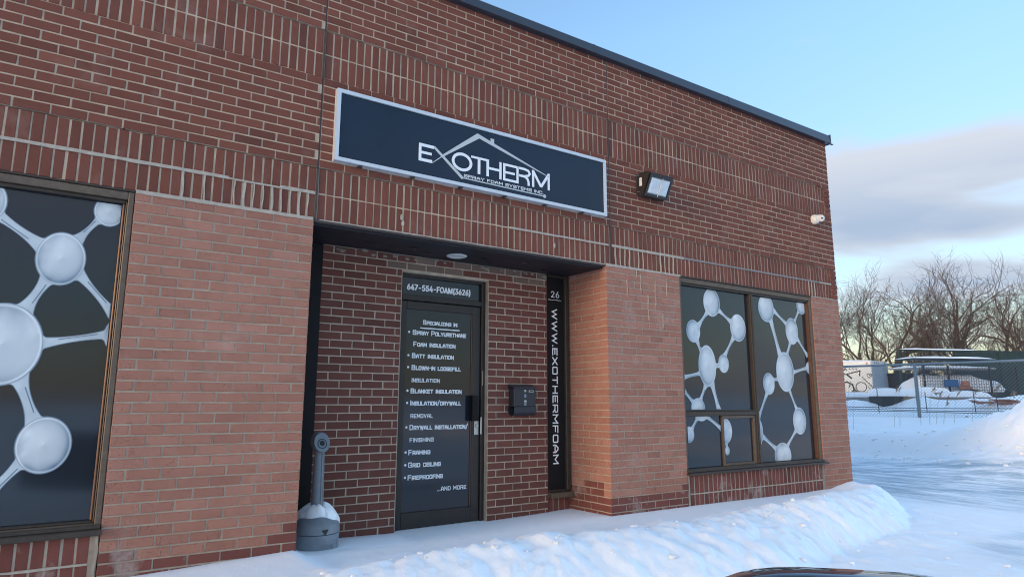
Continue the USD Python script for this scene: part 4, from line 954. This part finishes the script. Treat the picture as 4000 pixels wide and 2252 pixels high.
# white box truck body with graffiti; local x along its long side (to the left in view), y depth
c0 = at(3406, 1470, 40.0)
tr = group_prim('box_truck', loc=(c0[0], c0[1], 0), rotz=97.0, label='white box truck body covered in black graffiti with snow on its roof', category='truck')
zb0, zt0 = 1.62, 3.42
obj('cargo_body', bbox(0, 6.0, -2.3, 0, zb0, zt0, .03), 'truck_white', tr)
obj('end_panel', bbox(-.012, 0, -2.27, -.03, zb0 + .03, zt0 - .28, .004), 'truck_end', tr)
obj('snow_cap', snowcap(0, 6.0, -2.3, 0, zt0, .09, 0.01, 3), 'snow', tr, smooth=True)
obj('bottom_rail', cat([bbox(-.05, 6.0, -2.33, .03, zb0 - .10, zb0, .02), bbox(-.02, 6.0, .0, .02, zb0 + .12, zb0 + .16, .005)]), 'truck_end', tr)
obj('chassis', cat([box(.1, 6.0, -2.0, -.3, 1.05, 1.5)]), 'dark_steel', tr)
for (yy_) in (-.5, -.75, -1.0, -1.85): obj('marker_light', bbox(-.02, 0, yy_ - .03, yy_ + .03, zt0 - .14, zt0 - .08, .004), 'black_paint', tr)
obj('marker_light', bbox(.16, .24, 0, .02, zt0 - .2, zt0 - .12, .004), 'red_plastic', tr)
GS = []
def g(pts, w=.03, closed=False): GS.append(LineString(pts).buffer(w))
cir = lambda x, z, a, b, t0=0, t1=6.283: [(x + a * math.cos(t), z + b * math.sin(t)) for t in np.linspace(t0, t1, 26)]
g(cir(.58, 2.02, .27, .25), .022)
g([(1.62, 2.22), (1.30, 2.30), (1.02, 2.16), (.96, 1.90), (1.10, 1.70), (1.40, 1.62), (1.66, 1.70)], .04)
GS.append(Polygon([(.90, 1.90), (.80, 1.82), (.62, 1.70), (.80, 1.60), (1.12, 1.62), (.98, 1.76)]))
g([(1.28, 2.72), (.58, 2.88), (.62, 2.62)], .030); g([(1.28, 2.70), (1.05, 2.50)], .045); g([(1.85, 2.66), (1.55, 2.76), (1.30, 2.70)], .03)
g([(.16, 2.48), (.24, 2.62), (.22, 2.72), (.14, 2.70), (.12, 2.62), (.06, 2.70), (.0, 2.62), (.16, 2.48)], .018)
for q in range(5): g([(.52 - q * .10, 2.52 - q * .11), (.44 - q * .10, 2.56 - q * .11), (.47 - q * .10, 2.47 - q * .11), (.38 - q * .10, 2.44 - q * .11), (.43 - q * .10, 2.39 - q * .11)], .013)
g([(1.9, 3.02), (1.75, 2.93), (1.68, 3.03), (1.55, 2.92), (1.48, 3.02), (1.40, 2.94), (1.34, 3.04), (1.28, 2.95)], .028)
for q in (1.10, .93, .76): GS.append(Point(q, 3.0).buffer(.035))
g([(1.9, 2.3), (1.5, 2.34), (1.5, 1.75), (1.9, 1.7)], .04); g([(.24, 2.06), (.05, 1.74)], .014)
m = extr_xz(unary_union(GS), 0, .006); v = m[0].copy(); v[:, 1] = .001 + v[:, 1]
obj('graffiti', (v, m[1]), 'black_paint', tr)
for xx_ in (1.2, 4.6):
    obj('wheel', moved(lathe([(0, -.12), (.2, -.12), (.42, -.1), (.44, 0), (.42, .1), (.2, .12), (0, .12)], 20), (xx_, -.25, 1.22), rotx(math.pi / 2)), 'rubber', tr)

def yard_thing(name, label, cat_, u, v, R, rot=-28, group=None):
    p_ = at(u, v, R); return group_prim(name, loc=(p_[0], p_[1], hz(p_[0], p_[1])), rotz=rot, label=label, category=cat_, group=group), p_
# low dark containers and crates under snow
q, _ = yard_thing('waste_skip', 'dark steel waste skip standing beside the white truck', 'skip', 3545, 1520, 43.0, rot=-20)
obj('body', trimesh.convex.convex_hull(np.array([(x * s, y * s2, z) for x in (-1.35, 1.35) for y in (-.8, .8) for z, s, s2 in ((-.1, .93, .9), (1.35, 1.0, 1.0))])), 'dark_steel', q)
obj('rim', cat([bbox(-1.40, 1.40, -.86, -.78, 1.30, 1.40, .01), bbox(-1.40, 1.40, .78, .86, 1.30, 1.40, .01), bbox(-1.42, -1.34, -.85, .85, 1.30, 1.40, .01), bbox(1.34, 1.42, -.85, .85, 1.30, 1.40, .01)]), 'dark_steel', q)
obj('rib', cat([bbox(x - .04, x + .04, -.9, -.76, 0, 1.3, .01) for x in (-.9, -.3, .3, .9)]), 'dark_steel', q)
for i, (u, v, R, w_, d_, h_, sn, lab) in enumerate(((3462, 1556, 26, .80, .7, .26, .32, 'low dark crate under a thick snow cap left of the fence post'), (3556, 1560, 27, 1.25, .9, .22, .26, 'flat tan plank stack under snow on a blue tarp behind the fence post'), (3330, 1562, 27, .9, .7, .28, .16, 'small grey crate under snow right beside the building corner'), (3622, 1530, 30, 1.2, .8, .34, .22, 'snow-covered white slab pile behind the fence post'), (3765, 1560, 27, 1.35, .8, .2, .2, 'long snow-covered plank pile in front of the cage trailer'))):
    q, p_ = yard_thing('snowy_crate' if i != 1 else 'plank_stack', lab, 'crate' if i not in (1, 4) else 'plank pile', u, v, R)
    if i in (1, 4):
        obj('plank', cat([bbox(-w_ / 2, w_ / 2, -d_ / 2, d_ / 2, .12 + k * .05, .165 + k * .05, .004) for k in range(2)]), 'wood_tan' if i == 1 else 'wood_grey', q)
        obj('tarp' if i == 1 else 'bearer', bbox(-w_ / 2 - .03, w_ / 2 - .1, -d_ / 2 - .04, d_ / 2, -.05, .11, .02), 'tarp_blue' if i == 1 else 'dark_steel', q)
        obj('snow_cap', snowcap(-w_ / 2, w_ / 2, -d_ / 2, d_ / 2, .225, sn, .05, i), 'snow', q, smooth=True)
    else:
        obj('box', bbox(-w_ / 2, w_ / 2, -d_ / 2, d_ / 2, -.1, h_, .02), 'black_paint' if i == 0 else 'wood_grey', q)
        obj('snow_cap', snowcap(-w_ / 2, w_ / 2, -d_ / 2, d_ / 2, h_, sn, .06, i), 'snow', q, smooth=True)
# utility trailer with mesh sides
q, p_ = yard_thing('cage_trailer', 'dark utility trailer with wire mesh sides and snow-laden boards', 'trailer', 3720, 1535, 33.0, rot=-25)
obj('deck', bbox(-2.3, 2.3, -.9, .9, .42, .52, .02), 'dark_steel', q)
for x in (-2.0, -.9, 1.0, 2.25):
    obj('post', bbox(x - .03, x + .03, -.93, -.87, .5, 1.55, .004), 'dark_steel', q)
ms = [box(-2.2, 2.25, -.905, -.895, z, z + .014) for z in np.arange(.6, 1.5, .11)] + [box(x, x + .014, -.905, -.895, .55, 1.5) for x in np.arange(-2.2, 2.25, .11)]
obj('mesh_side', cat(ms), 'dark_steel', q)
obj('board', bbox(-2.6, 1.35, -.85, .3, 1.42, 1.47, .01), 'wood_grey', q); obj('snow_cap', snowcap(-2.6, 1.35, -.85, .3, 1.47, .10, .02, 4), 'snow', q, smooth=True)
obj('board', bbox(-1.9, 1.9, -.3, .8, 1.86, 1.90, .01), 'dark_steel', q); obj('snow_cap', snowcap(-1.9, 1.9, -.3, .8, 1.90, .09, .02, 5), 'snow', q, smooth=True)
obj('load', snowcap(-2.1, 2.0, -.7, .7, .52, .75, .02, 6), 'snow', q, smooth=True)
obj('tarp', bbox(-1.15, -.55, -1.0, -.86, .72, 1.0, .03), 'tarp_blue', q)
obj('offcut', cat([bbox(-.5, .05, -1.0, -.87, .62, .74, .02), bbox(-.4, -.1, -1.02, -.9, .74, .95, .02)]), 'pallet_red', q)
obj('wheel', moved(lathe([(0, -.1), (.30, -.1), (.33, 0), (.30, .1), (0, .1)], 20), (.1, -.98, .3), rotx(math.pi / 2)), 'rubber', q)
obj('drawbar', cat([tube([(-2.3, -.4, .45), (-3.3, 0, .45)], .04, 6), tube([(-2.3, .4, .45), (-3.3, 0, .45)], .04, 6)]), 'dark_steel', q)
# green screened enclosure
q, p_ = yard_thing('screened_enclosure', 'dark green windscreen fence panels behind the trailer', 'screen fence', 3850, 1500, 37.0, rot=-24)
for x in (-4.3, -1.4, .9, 3.1): obj('post', bbox(x - .05, x + .05, -.05, .05, -.1, 2.28, .01), 'green_screen', q)
for a, b in ((-1.34, .84), (.96, 3.04)): obj('panel', bbox(a, b, -.02, .02, .1, 2.2, .005), 'green_screen', q)
obj('rail', cat([bbox(-4.25, 3.1, -.055, -.04, 2.2, 2.28, .004), bbox(-4.25, -1.45, -.03, .0, .6, .66, .004)]), 'green_screen', q)
obj('wire_panel', cat([box(-4.25, -1.45, -.012, -.004, z, z + .016) for z in np.arange(.8, 2.2, .16)] + [box(x, x + .016, -.012, -.004, .7, 2.2) for x in np.arange(-4.2, -1.45, .16)]), 'green_screen', q)
obj('snow_cap', snowcap(-4.3, -.4, -.08, .08, 2.28, .05, .0, 8), 'snow', q, smooth=True)
# heap of broken red pallets, tyres, stakes
q, p_ = yard_thing('pallet_heap', 'heap of broken reddish pallet boards poking out of the snow', 'pallet heap', 3885, 1580, 24.0, rot=-22)
for i in range(14):
    x = rng.uniform(-1.0, 1.0); L = rng.uniform(.3, .7)
    obj('board', moved(bbox(-L / 2, L / 2, -.045, .045, -.012, .012, .003), (x, rng.uniform(-.25, .25), .06 + rng.uniform(0, .13)), rotz(rng.uniform(-.7, .7)) @ rotx(rng.uniform(-.6, .6))), 'pallet_red', q)
for i, (u, v, R, r) in enumerate(((3942, 1540, 31, .34), (3308, 1560, 30, .2))):
    q, p_ = yard_thing('old_tyre', ['black tyre half buried in snow right of the cage trailer', 'black tyre half buried in snow under the white truck'][i], 'tyre', u, v, R, rot=10)
    obj('tread', moved(lathe([(r * .6, -.1), (r * .95, -.1), (r, -.05), (r, .05), (r * .95, .1), (r * .6, .1), (r * .6, -.1)], 24), (0, 0, r * .55), rotx(math.pi / 2)), 'rubber', q)
    obj('hub', moved(lathe([(0, -.03), (r * .58, -.03), (r * .58, .03), (0, .03)], 20), (0, 0, r * .55), rotx(math.pi / 2)), 'dark_steel', q)
for i, (u, v, h_) in enumerate(((3430, 1560, .75), (3617, 1560, .60), (3810, 1592, .62), (3895, 1560, .45))):
    p_ = at(u, v, 23.0); gz = hz(p_[0], p_[1])
    obj('steel_stake', tube([(p_[0], p_[1], gz - .1), (p_[0], p_[1] + .01, gz + h_)], .012, 6), 'dark_steel', None, category='stake',
        label=['thin dark stake in front of the snow-capped dark crate', 'thin dark stake just right of the fence post', 'thin dark stake by the pallet heap', 'short dark stake behind the pallet heap'][i])

# ------------------------------------------------------------------ bare winter trees
def tree_mesh(h, spread, seed, levels=5, trunk_r=.16, fork=.25, upright=.5, droop=0.0):
    upright = 1.0
    r = np.random.default_rng(seed); trunk, crown = [], []
    def grow(p, d, L, rad, lev):
        n = 5 if lev < 2 else 4; pts = [p]; dd = d.copy()
        for k in range(n - 1):
            dd = dd + r.normal(0, .10 + .05 * lev, 3) + np.array([0, 0, .05 * upright]); dd /= np.linalg.norm(dd); pts.append(pts[-1] + dd * L / (n - 1))
        tip = rad * (.62 if lev < levels else .4)
        (trunk if lev < 1 else crown).append(tube(pts, np.linspace(rad, tip, n), 7 if lev < 2 else (4 if lev < 4 else 3), cap=False))
        if lev >= levels: return
        kids = {0: r.integers(4, 6), 1: r.integers(4, 6), 2: r.integers(3, 6), 3: r.integers(3, 5), 4: r.integers(2, 4)}[lev]
        for k in range(kids):
            t = 1.0 if k == 0 else r.uniform(.30 if lev else fork, 1.0); i = min(int(t * (n - 1)), n - 2); f_ = t * (n - 1) - i
            q = pts[i] * (1 - f_) + pts[i + 1] * f_
            az = r.uniform(0, 2 * math.pi); tilt = r.uniform(.25, .65) * spread if k == 0 else r.uniform(.5, 1.15) * spread
            base = dd; side = np.cross(base, [math.cos(az), math.sin(az), .3]); side /= np.linalg.norm(side)
            nd = base * math.cos(tilt) + side * math.sin(tilt); nd[2] += .18 * upright; nd /= np.linalg.norm(nd)
            grow(q, nd, L * r.uniform(.55, .86), max(tip * r.uniform(.5, .8), .0078), lev + 1)
    grow(np.array([0, 0, -.3]), np.array([r.normal(0, .08), r.normal(0, .08), 1.0]), h * .36, trunk_r, 0)
    T, C = cat(trunk), cat(crown)
    k = h / C[0][:, 2].max()
    return (T[0] * [1, 1, k], T[1]), (C[0] * [1, 1, k], C[1])
tree_spots = [  # u, v of the top, range, spread, trunk radius, seed, label
    (3340, 1062, 47, .95, .15, 1, 'slim bare tree right beside the building corner, behind the truck'),
    (3398, 1078, 50, .9, .16, 2, 'bare tree with forked top above the right end of the truck roof'),
    (3478, 1068, 45, 1.05, .22, 3, 'dense bare tree with thick dark trunk just right of the truck'),
    (3560, 1092, 44, 1.1, .26, 4, 'broad bare tree with a thick trunk left of the fence post'),
    (3650, 998, 46, 1.0, .24, 5, 'tallest bare tree, its wide crown above the cage trailer'),
    (3700, 1030, 52, 1.0, .2, 6, 'bare tree with slender leaning limbs directly behind the tallest one'),
    (3870, 1040, 45, 1.0, .22, 7, 'bare tree with curved trunk above the dark green screen'),
    (3960, 1085, 50, 1.0, .18, 8, 'bare tree behind and right of the curved-trunk tree'),
    (4030, 1065, 44, 1.0, .2, 9, 'bare tree at the far right, cut by the picture edge'),
    (3290, 1110, 52, 1.0, .16, 10, 'bare tree mostly hidden behind the building corner'),
    (3440, 1092, 54, 1.0, .17, 13, 'smaller bare tree set back between the truck and the thick-trunked tree'),
    (3775, 1062, 55, 1.0, .17, 14, 'set-back bare tree filling the gap left of the curved-trunk tree'),
    (4130, 1080, 47, 1.0, .2, 12, 'bare tree out past the curved-trunk tree to the right')]
for (u, v, R, spr, trd, seed, lab) in tree_spots:
    top = at(u, v, R); gz = hz(top[0], top[1]); h = (top[2] - gz) * 1.08
    T, C = tree_mesh(h, spr * .80, 100 + seed, trunk_r=trd)
    t_ = group_prim('bare_tree', loc=(top[0], top[1], gz), rotz=seed * 47 % 360, label=lab, category='tree')
    obj('trunk', T, 'bark', t_, smooth=True); obj('crown', C, 'twig', t_)
# thicket of saplings under the trees: one uncountable mass
th_ = []
for i in range(24):
    u = rng.uniform(3290, 4120); R = rng.uniform(43, 58); p_ = at(u, 1480, R); gz = hz(p_[0], p_[1])
    T, C = tree_mesh(rng.uniform(1.6, 4.2), .85, 500 + i % 9, levels=3, trunk_r=.045)
    a = rng.uniform(0, 6)
    th_.append(moved(cat([T, C]), (p_[0], p_[1], gz), rotz(a)))
obj('thicket', cat(th_), 'twig', None, kind='stuff', label='tangle of bare brushwood under the trees', category='brushwood')

# ------------------------------------------------------------------ door mirror of the car the picture is taken from
mc = at(3375, 2568, .80)
cr = group_prim('car', label='dark car of which the door mirror shows at the bottom edge', category='car')
ax = np.array([CR[0], CR[1], 0]); ax = ax / np.linalg.norm(ax); a0 = math.atan2(ax[1], ax[0])
def superell(w, h, n=40, e=3.2):
    t = np.linspace(0, 2 * math.pi, n, endpoint=False); return np.c_[w * np.sign(np.cos(t)) * np.abs(np.cos(t)) ** (2 / e), h * np.sign(np.sin(t)) * np.abs(np.sin(t)) ** (2 / e)]
rings = []
for dpt, s in ((0, .97), (.006, 1.0), (.03, 1.0), (.07, .9), (.10, .68), (.118, .35), (.12, .02)):
    e = superell(.160 * s, .078 * s); rings.append(np.c_[e[:, 0], np.full(len(e), dpt), e[:, 1]])
V = np.vstack(rings); n = 40; Fq = []
for k in range(len(rings) - 1):
    for j in range(n): Fq.append((k * n + j, k * n + (j + 1) % n, (k + 1) * n + (j + 1) % n, (k + 1) * n + j))
Fq = np.array(Fq); Ft = np.vstack([Fq[:, [0, 2, 1]], Fq[:, [0, 3, 2]]])
Rm = rotz(a0 - .22)
obj('mirror_housing', moved((V, Ft), mc, Rm), 'car_paint', cr, smooth=50)
e = superell(.149, .067); inn = np.vstack([np.c_[e[:, 0], np.full(n, .008), e[:, 1]], [[0, .010, 0]]])
e2 = superell(.1565, .0755); rim = np.vstack([np.c_[e2[:, 0], np.full(n, .0), e2[:, 1]], np.c_[e[:, 0], np.full(n, .007), e[:, 1]]])
jj = np.arange(n); kk = (jj + 1) % n
obj('mirror_rim', moved((rim, np.vstack([np.c_[jj, kk, n + kk], np.c_[jj, n + kk, n + jj]])), mc, Rm), 'car_trim', cr, smooth=True)
obj('mirror_glass', moved((inn, np.c_[jj, kk, np.full(n, n)]), mc, Rm @ rotx(.10)), 'mirror_glass', cr)
obj('mirror_arm', moved(tube([(-.10, .05, -.06), (-.20, .03, -.10), (-.30, .0, -.12)], [.03, .028, .035], 10), mc, Rm), 'car_trim', cr, smooth=True)
obj('door', moved(bbox(-.42, -.30, -1.1, .25, -.75, -.10, .03), mc, Rm), 'car_paint', cr)
